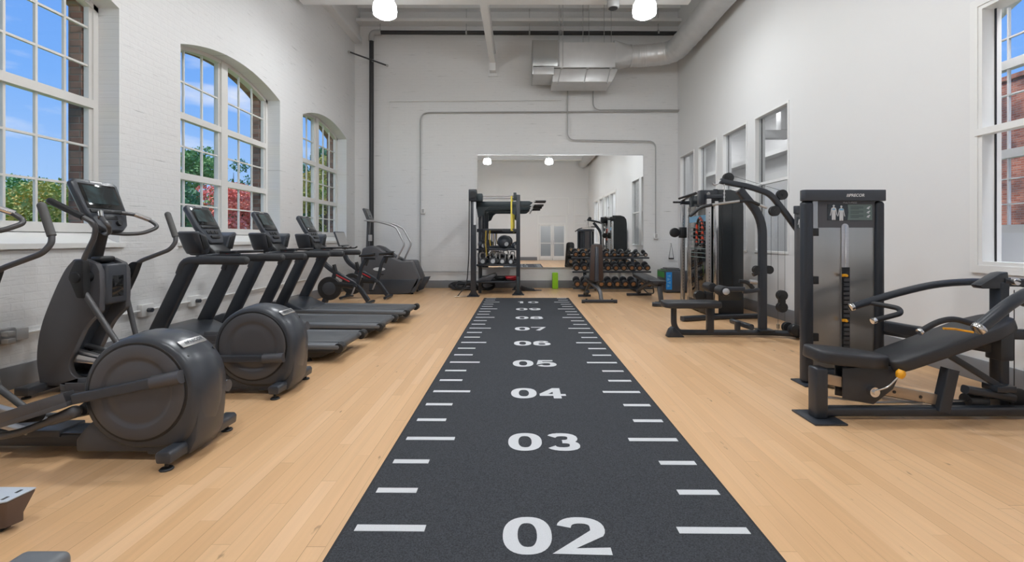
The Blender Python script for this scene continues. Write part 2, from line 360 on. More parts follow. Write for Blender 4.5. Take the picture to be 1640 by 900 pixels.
def fillet(pts, r, n=6):
    out = [pts[0]]
    for i in range(1, len(pts)-1):
        a, b, c = pts[i-1], pts[i], pts[i+1]
        d1, d2 = (a-b), (c-b); l = min(r, d1.length*0.48, d2.length*0.48)
        p, q = b+d1.normalized()*l, b+d2.normalized()*l
        for k in range(n+1):
            t = k/n; out.append(p*(1-t)**2 + b*2*t*(1-t) + q*t*t)
    out.append(pts[-1]); return out

def spline(pts, n=8):
    """Catmull-Rom through 2-D or 3-D points"""
    P = [Vector(p) for p in pts]; P = [P[0]*2-P[1]] + P + [P[-1]*2-P[-2]]; out = []
    for i in range(1, len(P)-2):
        for k in range(n):
            t = k/n; a, b, c, d = P[i-1:i+3]
            out.append(0.5*((b*2)+(c-a)*t+(a*2-b*5+c*4-d)*t*t+(b*3-a-c*3+d)*t**3))
    out.append(P[-2]); return out

def thing(name, label, cat, loc, group=None):
    global ORG
    o = bpy.data.objects.new(name, None); COL.objects.link(o); o.empty_display_size = 0.1
    o.location = loc; ORG = Vector(loc); o['label'] = label; o['category'] = cat
    if group: o['group'] = group
    return o
def tag(o, label, cat, group=None):
    o['label'] = label; o['category'] = cat
    if group: o['group'] = group
    return o
def copy_tree(o, parent=None):
    c = o.copy(); COL.objects.link(c)
    if parent is not None: c.parent = parent
    for ch in [x for x in COL.objects if x.parent == o]: copy_tree(ch, c)
    return c
def text_mesh(s, size, offset=0.0, sx=1.0, spacing=1.0):
    """flat filled text outline as vertices/faces in its own xy plane"""
    cu = bpy.data.curves.new('txt', 'FONT'); cu.body = s; cu.size = size; cu.offset = offset; cu.space_character = spacing
    cu.align_x = 'CENTER'; cu.align_y = 'CENTER'; cu.resolution_u = 4
    ob = bpy.data.objects.new('txt', cu); COL.objects.link(ob)
    me = bpy.data.meshes.new_from_object(ob)
    vs = [Vector((v.co.x*sx, v.co.y, 0)) for v in me.vertices]; fs = [tuple(p.vertices) for p in me.polygons]
    bpy.data.objects.remove(ob); bpy.data.curves.remove(cu); bpy.data.meshes.remove(me)
    return vs, fs
def add_text(mb, s, size, c, X, Yv, offset=0.0, sx=1.0, spacing=1.0, depth=0.0015):
    """text laid at c with reading direction X and up direction Yv"""
    vs, fs = text_mesh(s, size, offset, sx, spacing)
    X, Yv, c = Vector(X).normalized(), Vector(Yv).normalized(), Vector(c); Z = X.cross(Yv)
    n = len(vs); v = [c+X*a.x+Yv*a.y+Z*depth for a in vs]
    mb._add(v, fs); return mb

# ================================================================== THE SETTING
XL, XR, YF, YB, ZC = -4.4, 4.2, 12.2, -3.8, 7.55
def struct(name, mb, m, parent=None, **k):
    if parent is None: k['kind'] = 'structure'
    return mb.build(name, m, parent, **k)

struct('floor', MB().box(XL-0.1, XR+0.1, YB-0.1, YF+0.1, -0.1, 0.0), 'floor')
struct('ceiling', MB().box(XL-0.5, XR+0.3, YB-0.3, YF+0.3, ZC, ZC+0.2), 'ceil')
struct('wall_far', MB().box(XL-0.5, XR+0.3, YF, YF+0.3, 0, ZC), 'brick_f')

# --- windows in the left wall: (y0, y1, sill, spring, rise)
WINS = [(2.55, 5.03), (5.94, 8.40), (9.28, 11.62)]
ZS, ZSP, RISE = 1.26, 3.83, 0.24
def arch_z(y, y0, y1, zs=ZSP, rise=RISE):
    yc, hw = (y0+y1)/2, (y1-y0)/2
    return zs + rise*(1-((y-yc)/hw)**2)
def holed_wall(name, x0, x1, ylo, yhi, ztop, wins, zsill, m, grow=0.0, rise=RISE, zs=ZSP):
    mb = MB(); cur = ylo
    for a, b in wins:
        a, b = a-grow, b+grow
        mb.box(x0, x1, cur, a, 0, ztop); mb.box(x0, x1, a, b, 0, zsill)
        ys = [a+(b-a)*k/20 for k in range(21)]
        mb.prism([(y, arch_z(y, a, b, zs+grow*0.3, rise)) for y in ys]+[(b, ztop), (a, ztop)], x0, x1, 'x')
        cur = b
    mb.box(x0, x1, cur, yhi, 0, ztop)
    return mb
struct('wall_left', holed_wall('w', XL-0.30, XL, YB, YF, ZC, [(-3.5, -1.6), (-0.9, 1.6)]+WINS, ZS, 'brick_l'), 'brick_l')
XW = XL-0.28     # window plane
mb = holed_wall('w', XL-0.46, XL-0.32, YB, YF, ZC, [(-3.5, -1.6), (-0.9, 1.6)]+WINS, ZS, 'obrick_x', grow=-0.10)
struct('wall_outer_left', mb, 'obrick_x')
for i, (a, b) in enumerate([(-3.5, -1.6), (-0.9, 1.6)]+WINS):
    struct('trim_%d' % (i+1), MB().prism([(XL-0.02, ZS), (XL+0.012, ZS-0.005), (XL+0.012, ZS-0.05), (XL-0.3, ZS-0.05), (XL-0.3, ZS+0.13)], a+0.004, b-0.004, 'y').box(XL-0.001, XL+0.03, a-0.05, b+0.05, ZS-0.05, ZS-0.004), 'trim')

def make_window(idx, y0, y1, x, sill, rows, thick_rows, bays, cols, zs, rise, face=1, bar=0.022, mull=0.15):
    """sash window: rows = z of glazing bars, thick_rows = meeting rails; parts frame, glazing bars, panes"""
    t = 0.055
    top = lambda y: arch_z(y, y0, y1, zs, rise)
    fr = MB()
    fr.box(x-0.06, x+0.05, y0, y0+t, sill, top(y0+t)); fr.box(x-0.06, x+0.05, y1-t, y1, sill, top(y1-t))
    fr.box(x-0.06, x+0.05, y0, y1, sill-0.05, sill)
    ys = [y0+(y1-y0)*k/24 for k in range(25)]
    fr.prism([(y, top(y)+0.035) for y in ys]+[(y, top(y)-t) for y in reversed(ys)], x-0.06, x+0.05, 'x')
    bw = (y1-y0-2*t-(bays-1)*mull)/bays
    bars = MB(); panes = MB()
    for k in range(bays):
        b0 = y0+t+k*(bw+mull); b1 = b0+bw
        if k: fr.box(x-0.06, x+0.06, b0-mull, b0, sill, top(b0-mull/2)-0.01)
        # sash stiles
        for yy in (b0, b1-0.035): bars.box(x-0.025, x+0.03, yy, yy+0.035, sill, top(yy+0.017)-t)
        for z in thick_rows: bars.box(x-0.035, x+0.056, b0+0.001, b1-0.001, z-0.045, z+0.045)
        bars.box(x-0.02, x+0.045, b0, b1, sill, sill+0.045)
        for z in rows:
            if z < top(b0)-t or z < top(b1)-t: bars.box(x-0.012, x+0.018, b0, b1, z-bar/2, z+bar/2)
        for c in range(1, cols):
            yy = b0+bw*c/cols; bars.box(x-0.010, x+0.0165, yy-bar/2, yy+bar/2, sill+0.001, top(yy)-t)
        yk = [b0+(b1-b0)*j/8 for j in range(9)]
        panes.prism([(yy, top(yy)-t) for yy in yk]+[(b1, sill), (b0, sill)], x-0.003, x+0.001, 'x')
    f = struct('window_%d' % idx, fr, 'sash')
    bo = bars.build('glazing_bars', 'sash'); bo.parent = f
    po = panes.build('pane', 'glass'); po.parent = f
    return f
R2 = [1.78, 2.58, 3.47]
for i, (a, b) in enumerate(WINS):
    if i == 0: make_window(1, a, b, XW, 1.42, [1.88, 2.30, 3.17, 3.58, 3.9], [2.76], 2, 4, ZSP, RISE)
    else: make_window(i+1, a, b, XW, 1.42, R2, [2.165, 2.99], 2, 3, ZSP, RISE)
make_window(4, -0.9, 1.6, XW, 1.42, R2, [2.165, 2.99], 2, 3, ZSP, RISE)
make_window(5, -3.5, -1.6, XW, 1.42, R2, [2.165, 2.99], 2, 3, ZSP, RISE)

# --- right wall with the interior windows and the openings in front of the outer windows
RW = [(7.15, 8.20), (8.47, 9.50), (9.79, 10.80), (11.05, 12.02)]
RO = [(-1.6, -0.35), (-0.05, 1.2), (1.5, 2.75), (2.95, 4.19)]
Z0, Z1, Z1o = 1.06, 3.47, 3.42
mb = MB(); cur = YB
for k, (a, b) in enumerate(RO+RW):
    zt = Z1o if k < 4 else Z1
    mb.box(XR, XR+0.16, cur, a, 0, ZC).box(XR, XR+0.16, a, b, 0, Z0).box(XR, XR+0.16, a, b, zt, ZC); cur = b
mb.box(XR, XR+0.16, cur, YF, 0, ZC)
struct('wall_right', mb, 'plaster')
def int_frame(idx, a, b, z0, z1, zr, gl=True, casing=0.0):
    t = 0.035; mb = MB(); x0, x1 = XR-0.012, XR+0.165
    mb.box(x0, x1, a, a+t, z0, z1).box(x0, x1, b-t, b, z0, z1).box(x0, x1, a+t, b-t, z0, z0+t).box(x0, x1, a+t, b-t, z1-t, z1)
    mb.box(XR+0.03, XR+0.09, a+t, b-t, zr-0.022, zr+0.022)
    if casing:
        mb.box(XR-0.02, XR, a-casing, a, z0-casing, z1+casing).box(XR-0.02, XR, b, b+casing, z0-casing, z1+casing)
        mb.box(XR-0.02, XR, a-0.001, b+0.001, z0-casing, z0).box(XR-0.02, XR, a-0.001, b+0.001, z1, z1+casing)
        mb.box(XR-0.03, XR+0.02, a-0.02, b+0.02, zr-0.03, zr+0.03)
    f = struct('window_%d' % idx, mb, 'trim')
    if gl:
        p = MB().box(XR+0.055, XR+0.061, a+t, b-t, z0+t, z1-t).build('pane', 'glass2'); p.parent = f
    g = MB().box(XR+0.10, XR+0.11, a+t, a+t+0.012, z0+t, z1-t).box(XR+0.10, XR+0.11, b-t-0.012, b-t, z0+t, z1-t).build('gasket', 'blk'); g.parent = f
for k, (a, b) in enumerate(RW): int_frame(6+k, a, b, Z0, Z1, 2.27)
for k, (a, b) in enumerate(RO): int_frame(10+k, a, b, Z0, Z1o, 2.27, gl=False, casing=0.07)
# cavity behind the openings and the outer wall with its arched windows
XO = 4.86
mb = MB(); cur = YB
OW = [(-2.2, 0.0), (0.5, 2.3), (2.90, 4.98)]
for a, b in OW:
    mb.box(XO, XO+0.3, cur, a, 0, ZC).box(XO, XO+0.3, a, b, 0, 1.36)
    ys = [a+(b-a)*k/20 for k in range(21)]
    mb.prism([(y, arch_z(y, a, b, 3.62, 0.32)) for y in ys]+[(b, ZC), (a, ZC)], XO, XO+0.3, 'x'); cur = b
mb.box(XO, XO+0.3, cur, 5.35, 0, ZC)
struct('wall_outer_right', mb, 'plaster')
struct('wall_cavity_right', MB().box(XR+0.16, XO, 5.2, 5.35, 0, ZC).box(XR+0.16, XO, YB-0.15, YB, 0, ZC).box(XR+0.16, XO, YB, 5.2, 0.9, Z0-0.005).box(XR+0.16, XO, YB, 5.2, 4.6, 4.7), 'plaster')
for k, (a, b) in enumerate(OW):
    make_window(14+k, a, b, XO+0.20, 1.40, [1.66, 1.92, 2.48, 2.79, 3.38, 3.66, 3.94], [2.18, 3.10], 1, 11, 3.62, 0.32, bar=0.016)

o_ = MB().box(XR+0.34, XR+0.50, -1.5, 4.9, 4.54, 4.595).build('added_fill_strip', emis('fill_strip_glow', (0.97, 0.985, 1.0), 20.0), at=(XR+0.42, 1.7, 4.57))  # glowing strip added above the recess to brighten it
tag(o_, 'long white strip added out of view to brighten the recess before the right-hand windows', 'light')
# --- the room behind the interior windows
x0, x1, y0, y1, zt = XR+0.16, 6.9, 7.0, 17.5, 4.6
struct('floor_next_room', MB().box(x0, x1, y0, y1, -0.1, 0.0), 'carpet')
struct('ceiling_next_room', MB().box(x0, x1, y0, y1, zt, zt+0.1), 'roomgrey')
struct('wall_next_room', MB().box(x1, x1+0.1, y0, y1, 0, zt).box(x0, x1, y1, y1+0.1, 0, zt).box(x0, x1, y0-0.1, y0, 0, zt).box(x0, x0+0.05, YF+0.1, y1, 0, zt), 'roomgrey')
struct('trim_next_room', MB().box(x1-0.05, x1, y0, y1, 2.9, 3.1).box(x1-0.3, x1, y0, y1, 3.5, 3.62), 'trim')
t = thing('ceiling_duct', 'grey square duct dropping from the ceiling of the room behind the interior windows', 'duct', (6.3, 10.2, 3.0))
MB().box(6.2, 6.42, 10.9, 11.1, 3.9, 4.6).box(5.7, 6.42, 10.9, 11.1, 3.7, 3.9).build('duct_body', 'steel', t, bevel=0.01)
MB().box(5.65, 5.7, 10.87, 11.13, 3.68, 3.92).build('flange', 'trim', t)
for k, yy in enumerate((8.4, 11.9, 15.2)):  # panels added to brighten this room, which daylight cannot reach
    tag(MB().box(5.1, 6.1, yy-0.6, yy+0.6, zt-0.06, zt-0.005).build('added_room_fill', emis('room_fill_glow%d' % k, (1, 1, 1), 9.0), at=(5.6, yy, zt-0.03)),
        'white fill panel added on the ceiling of the next room, %s of three' % ('nearest', 'middle', 'farthest')[k], 'light', 'fill panels added in the next room')

# --- back wall with the glazed double door (seen in the mirror)
mb = MB()
mb.box(XL, 1.05, YB-0.2, YB, 0, ZC).box(1.05, 2.90, YB-0.2, YB, 2.28, ZC).box(2.90, XR, YB-0.2, YB, 0, ZC)
struct('wall_back', mb, 'plaster')
fr = MB().box(1.05, 1.15, YB-0.1, YB+0.03, 0, 2.75).box(2.80, 2.90, YB-0.1, YB+0.03, 0, 2.75).box(1.05, 2.9, YB, YB+0.032, 2.20, 2.30).box(1.05, 2.9, YB, YB+0.032, 2.72, 2.80)
fr.box(0.95, 3.0, YB, YB+0.031, 3.78, 3.86).box(0.95, 1.03, YB, YB+0.03, 2.8, 3.8).box(2.92, 3.0, YB, YB+0.03, 2.8, 3.8)
fr.box(3.3, 3.36, YB, YB+0.03, 1.2, 3.86).box(4.08, 4.14, YB, YB+0.03, 1.2, 3.86).box(3.3, 4.14, YB, YB+0.032, 3.8, 3.86).box(3.3, 4.14, YB, YB+0.032, 2.75, 2.81).box(3.3, 4.14, YB, YB+0.032, 2.2, 2.26)
struct('trim_back', fr, 'trim')
for k, (a, b) in enumerate(((1.16, 1.97), (1.99, 2.79))):
    d = MB()
    d.box(a, a+0.10, YB-0.06, YB-0.01, 0.01, 2.19).box(b-0.10, b, YB-0.06, YB-0.01, 0.01, 2.19).box(a+0.1, b-0.1, YB-0.06, YB-0.01, 0.01, 0.26).box(a+0.1, b-0.1, YB-0.06, YB-0.01, 2.09, 2.19).box(a+0.1, b-0.1, YB-0.05, YB-0.02, 1.02, 1.08)
    o = struct('door_%d' % (k+1), d, 'trim', bevel=0.004)
    p = MB().box(a+0.1, b-0.1, YB-0.038, YB-0.032, 0.26, 2.09).build('pane', 'glass2'); p.parent = o
    hx = b-0.05 if k == 0 else a+0.05
    p = MB().tube([(hx, YB-0.01, 0.95), (hx, YB+0.05, 0.95), (hx, YB+0.05, 1.2), (hx, YB-0.01, 1.2)], 0.012, 0.02).build('handle', 'silver'); p.parent = o
struct('wall_corridor', MB().box(0, 4, YB-3.2, YB-3.1, 0, 3).box(-0.1, 0, YB-3.2, YB-0.2, 0, 3).box(4, 4.1, YB-3.2, YB-0.2, 0, 3).box(0, 4, YB-3.2, YB-0.2, 3, 3.1), 'roomgrey')
tag(MB().box(1.2, 2.8, YB-2.0, YB-1.4, 2.93, 2.99).build('added_corridor_fill', emis('corridor_fill_glow', (1, 1, 1), 9.0), at=(2, YB-1.7, 2.95)), 'white panel added to brighten the corridor behind the double door', 'light')  # panel added so the door panes look less dark
struct('floor_corridor', MB().box(0, 4, YB-3.2, YB-0.1, -0.1, -0.002), 'carpet')

# --- baseboards, beams
H = 0.20
struct('baseboard_left', MB().box(XL, XL+0.02, YB, YF, 0, H), 'base', bevel=0.004)
struct('baseboard_far', MB().box(XL+0.02, XR-0.02, YF-0.02, YF, 0, H), 'base', bevel=0.004)
struct('baseboard_right', MB().box(XR-0.02, XR, YB, YF, 0, H), 'base', bevel=0.004)
struct('baseboard_back', MB().box(XL+0.02, 1.05, YB, YB+0.02, 0, H).box(2.9, XR-0.02, YB, YB+0.02, 0, H), 'base')
struct('trim_10', MB().box(XL, XL+0.14, YB, YF, 6.5, ZC).box(XL+0.14, XL+0.20, YB, YF, 6.50, 6.62), 'brick_f')   # ledge along the top of the left wall
def ibeam(x, ya, yb, z, h=0.34, w=0.15):
    return MB().box(x-w/2, x+w/2, ya, yb, z, z+0.02).box(x-w/2, x+w/2, ya, yb, z+h-0.02, z+h).box(x-0.01, x+0.01, ya, yb, z+0.02, z+h-0.02)
mb = ibeam(-0.72, 9.0, YF, 5.90).box(-0.84, -0.60, YF-0.03, YF, 5.62, 6.3).box(-0.80, -0.64, YF-0.25, YF, 5.70, 5.90)
struct('trim_11', mb, 'ceil')
mb = MB().box(XL+0.14, XR-0.9, 8.80, 9.0, 5.90, 5.94).box(XL+0.14, XR-0.9, 8.89, 8.91, 5.94, 6.3).box(XL+0.14, XR-0.9, 8.8, 9.0, 6.3, 6.34)
struct('trim_12', mb, 'ceil')
mb = MB().box(XL+0.14, XR, YF-0.30, YF, 6.96, 7.04).box(XL+0.14, XR, YF-0.2, YF, 7.35, ZC)
struct('trim_13', mb, 'ceil')
for k, yy in enumerate((5.2, 1.2, -2.4)):
    struct('trim_%d' % (14+k), MB().box(XL+0.14, XR, yy-0.1, yy+0.1, 5.90, 5.94).box(XL+0.14, XR, yy-0.01, yy+0.01, 5.94, 6.3).box(XL+0.14, XR, yy-0.1, yy+0.1, 6.3, 6.34), 'ceil')

# --- mirror on the far wall
ta, tb = W(765, 249, 12.17), W(1030, 428, 12.17)
m_ = MB().box(ta.x, tb.x, 12.165, 12.19, tb.z, ta.z).build('wall_mirror', 'mirror', at=((ta.x+tb.x)/2, 12.18, tb.z))
tag(m_, 'large frameless rectangular mirror on the far white brick wall behind the rig', 'mirror')
e_ = MB().box(ta.x, tb.x, 12.160, 12.195, ta.z, ta.z+0.02).box(ta.x, tb.x, 12.160, 12.195, tb.z-0.02, tb.z)
ORG = m_.location.copy(); e_.build('edge_channel', 'silver', m_)

# ================================================================== OUTDOORS
struct('ground_outside', MB().box(-90, XL-0.46, -30, 120, -1.2, -1.0).box(XO+0.3, 60, -30, 60, -1.2, -1.0), 'grass')
def tree(c, h, rad, leaf, label, trunk_h=0.35, nblob=16, nleaf=9000, size=0.11, seed=1, sq=0.8):
    rnd = random.Random(seed)
    c = Vector(c); t = thing('tree', label, 'tree', c)
    tb = MB(); tb.lathe([(0.16*h/7, 0), (0.11*h/7, h*0.3), (0.06*h/7, h*0.62), (0.02, h*0.85)], c, n=10)
    blobs = []
    for k in range(nblob):
        a = rnd.uniform(0, 2*PI); q = rnd.uniform(0.15, 0.85)
        z = h*rnd.uniform(trunk_h, 0.92); w = math.sin(PI*(z/h-trunk_h+0.12)/(1.1-trunk_h+0.12))
        b = c + Vector((math.cos(a)*rad*q*w, math.sin(a)*rad*q*w, z)); r = rad*rnd.uniform(0.25, 0.42)
        blobs.append((b, r)); s = c+Vector((0, 0, z*0.55)); tb.cyl(s, b, 0.035*h/7, 0.012, 6)
    tb.build('trunk', 'bark', t)
    lf = MB(); verts = []; faces = []
    for k in range(nleaf):
        b, r = blobs[rnd.randrange(len(blobs))]
        d = Vector((rnd.gauss(0, 1), rnd.gauss(0, 1), rnd.gauss(0, 1))).normalized()*r*rnd.uniform(0.55, 1.12)**0.7
        d.z *= sq; p = b+d
        u = Vector((rnd.gauss(0, 1), rnd.gauss(0, 1), rnd.gauss(0, 1))).normalized(); v = u.orthogonal().normalized(); s = size*rnd.uniform(0.6, 1.3)
        i = len(verts); verts += [p-u*s, p+v*s*0.55, p+u*s, p-v*s*0.55]; faces.append((i, i+1, i+2, i+3))
    lf._add(verts, faces); lf.build('foliage', leaf, t)
    return t
def at(px, dist_x):          # ground point seen along a column of the photo, at x = dist_x
    return (dist_x, dist_x*F/(px-VX), -1.0)
tree(at(75, -19), 4.4, 2.6, 'l_yel', 'yellow-green autumn tree low in the nearest left window', seed=3, nleaf=16000, size=.07, trunk_h=0.2)
tree(at(28, -24), 5.2, 2.6, 'l_green', 'green tree at the left edge of the nearest window', seed=4, nleaf=12000, size=.08, trunk_h=0.2)
tree(at(112, -26), 5.4, 2.2, 'l_green', 'thin green tree beside the brick jamb of the nearest window', seed=14, nleaf=7000, size=.08, trunk_h=0.2)
tree(at(316, -19), 7.6, 2.8, 'l_green', 'tall green tree seen through the left half of the middle arched window', seed=5, nleaf=16000, size=.085, trunk_h=0.12)
tree(at(290, -11.5), 4.5, 1.2, 'l_dark', 'dark green tree at the left edge of the middle arched window', seed=15, nleaf=9000, size=.07, trunk_h=0.1)
tree(at(388, -13.5), 5.3, 2.3, 'l_red', 'red autumn tree seen through the right half of the middle arched window', seed=6, nleaf=15000, size=0.065, trunk_h=0.12)
tree(at(374, -34), 12.0, 3.4, 'l_dark', 'sparse tall tree rising behind the red autumn tree', seed=8, nleaf=2600, size=.16)
tree(at(497, -24), 14, 4.2, 'l_dark', 'dark green tree seen through the left half of the farthest window', seed=9, nleaf=12000, trunk_h=0.1, size=.14)
tree(at(521, -13), 8.3, 3.2, 'l_yel', 'yellow autumn tree seen through the right half of the farthest window', seed=10, nleaf=14000, trunk_h=0.1, size=.09)
struct('trim_added_sun_block', MB().box(XL-2.7, XL-0.46, YB-2, YF+3, 5.6, 5.75), 'trim')  # added out of view to block the sun from the left windows
b = MB().box(16.0, 22, -3, 34, -1.0, 6.5).box(15.95, 22, -3, 34, 6.5, 6.65).build('brick_building', 'bbrick', at=(19, 14, -1))
tag(b, 'red brick building outside the right-hand window under blue sky', 'building')

# ================================================================== TURF LANE
t = thing('turf_lane', 'charcoal sled turf lane with white yard numbers down the middle of the floor', 'turf', (0.14, 6, 0))
XA, XB = -0.776, 1.050
YT0, YT1 = 0.55, 952/95.0
MB().box(XA, XB, YT0, YT1, 0.0, 0.014).build('pile', 'turf', t, bevel=0.003)
MB().box(XA-0.012, XA, YT0, YT1, 0, 0.012).box(XB, XB+0.012, YT0, YT1, 0, 0.012).box(XA-0.012, XB+0.012, YT1, YT1+0.012, 0, 0.012).build('edge_binding', 'turf_edge', t)
ZT = 0.0155
ST = 0.9144; YO = 952/471.0 - 2*ST           # the line of number n lies at YO + n*ST
cx = (XA+XB)/2 + 0.012
skew = lambda x: -0.012*(x-cx)
def tick(x0, x1, y, w=0.045):
    v = [(x0, y-w/2+skew(x0), ZT), (x1, y-w/2+skew(x1), ZT), (x1, y+w/2+skew(x1), ZT), (x0, y+w/2+skew(x0), ZT)]
    v += [(a, b, 0.013) for a, b, c in v]
    MB()._add(v, [(0, 1, 2, 3), (0, 4, 5, 1), (1, 5, 6, 2), (2, 6, 7, 3), (3, 7, 4, 0)]).build('tick_mark', 'turf_w', t)
for n3 in range(3, 33):
    y = YO + n3/3*ST
    if y > YT1-0.05: continue
    L = 0.31 if n3 % 3 == 0 else 0.205
    e = 0.045 if n3 % 3 == 0 else 0.045
    tick(XA+e, XA+e+L, y+0.005); tick(XB-e-L, XB-e, y+0.005)
def stroke(mb, pts, w, cxy, z=ZT):
    """flat bold stroke with mitred joins, pts in digit space"""
    P = [Vector((p[0], p[1])) for p in pts]; closed = (P[0]-P[-1]).length < 1e-6
    if closed: P = P[:-1]
    n = len(P); L, R = [], []
    for i, p in enumerate(P):
        a = P[i-1] if (i or closed) else None; b = P[(i+1) % n] if (i < n-1 or closed) else None
        d1 = (p-a).normalized() if a is not None else None; d2 = (b-p).normalized() if b is not None else None
        if d1 is None: d1 = d2
        if d2 is None: d2 = d1
        n1 = Vector((-d1.y, d1.x)); n2 = Vector((-d2.y, d2.x)); m = (n1+n2).normalized(); k = 1/max(m.dot(n1), 0.5)
        L.append(p+m*w(n1)*k if callable(w) else p+m*w/2*k); R.append(p-m*w(n1)*k if callable(w) else p-m*w/2*k)
    v = [(cxy[0]+q.x, cxy[1]+q.y+skew(cxy[0]+q.x), z) for q in L+R]; N_ = n; f = []
    for i in range(n if closed else n-1): j = (i+1) % n; f.append((i, j, j+N_, i+N_))
    mb._add(v, f)
DW, DH = 0.212, 0.252      # digit box
def wfun(nrm): return 0.5*math.sqrt((0.064*nrm.x)**2+(0.046*nrm.y)**2)     # heavier uprights, like a wide grotesque
def ell(cx_, cy_, rx, ry, a0, a1, n=20, p=2.35):
    out = []
    for k in range(n+1):
        a = math.radians(a0+(a1-a0)*k/n); c_, s_ = math.cos(a), math.sin(a)
        out.append((cx_+rx*math.copysign(abs(c_)**(2/p), c_), cy_+ry*math.copysign(abs(s_)**(2/p), s_)))
    return out
hw, hh = DW/2-0.032, DH/2-0.023
DIG = {
 '0': [ell(0, 0, hw, hh, 0, 360, 36)],
 '1': [[(0.0, hh+0.027), (0.0, -hh-0.027)], [(-0.075, hh-0.035), (-0.03, hh-0.025), (0.012, hh+0.02)]],
 '2': [ell(0, hh*0.42, hw, hh*0.58, 170, -28, 16) + [(-hw-0.01, -hh), (hw+0.035, -hh)]],
 '3': [ell(0, hh*0.5, hw*0.93, hh*0.5, 160, -90, 14), ell(0, -hh*0.5, hw, hh*0.5, 90, -160, 14)],
 '4': [[(hw*0.5, -hh-0.023), (hw*0.5, hh+0.023)], [(hw*0.35, hh), (-hw-0.012, -hh*0.38)], [(-hw-0.032, -hh*0.45), (hw+0.035, -hh*0.45)]],
 '5': [[(hw, hh), (-hw*0.75, hh), (-hw*0.9, 0.005)] + ell(0, -hh*0.36, hw, hh*0.64, 125, -155, 16)],
 '6': [ell(0, -hh*0.36, hw, hh*0.62, 0, 360, 26), ell(0, 0, hw, hh, 35, 180, 14)],
 '7': [[(-hw-0.035, hh), (hw, hh), (-hw*0.25, -hh-0.02)]],
 '8': [ell(0, hh*0.48, hw*0.88, hh*0.52, 0, 360, 24), ell(0, -hh*0.48, hw, hh*0.52, 0, 360, 24)],
 '9': [ell(0, hh*0.36, hw, hh*0.62, 0, 360, 26), ell(0, 0, hw, hh, -145, 0, 14)],
}
for n_ in range(1, 11):
    s_ = '%02d' % n_; y = YO+n_*ST-0.035; mb = MB(); zz = 0
    for k, ch in enumerate(s_):
        for st in DIG[ch]: zz += 1; stroke(mb, st, wfun, (cx-0.118+0.236*k, y), ZT+0.0004*zz)
    mb.build('yard_number', 'turf_w', t, label='white number %s woven into the turf' % s_)

# ================================================================== ELLIPTICALS
def smooth_outline(pts, n=6):
    P = [Vector(p) for p in pts]; out = []; m_ = len(P)
    for i in range(m_):
        a, b, c = P[i-1], P[i], P[(i+1) % m_]; l = min((a-b).length, (c-b).length)*0.35
        p, q = b+(a-b).normalized()*l, b+(c-b).normalized()*l
        for k in range(n+1):
            s_ = k/n; v = p*(1-s_)**2+b*2*s_*(1-s_)+q*s_*s_; out.append((v.x, v.y))
    return out
def precor_mark(mb, c, X, U, h):
    """slanted double bars and the word, as printed on the machine"""
    X, U, c = Vector(X).normalized(), Vector(U).normalized(), Vector(c); Z = X.cross(U)
    for k in range(3):
        o = c - X*(2.05*h-k*0.30*h)
        v = [o-U*h*0.36, o-U*h*0.36+X*0.17*h, o+U*h*0.36+X*0.37*h, o+U*h*0.36+X*0.2*h]
        mb._add([p+Z*0.001 for p in v], [(0, 1, 2, 3)])
    add_text(mb, 'PRECOR', h, c+X*0.55*h, X+U*0, U+X*0.22, offset=h*0.028, sx=1.0, depth=0.001)

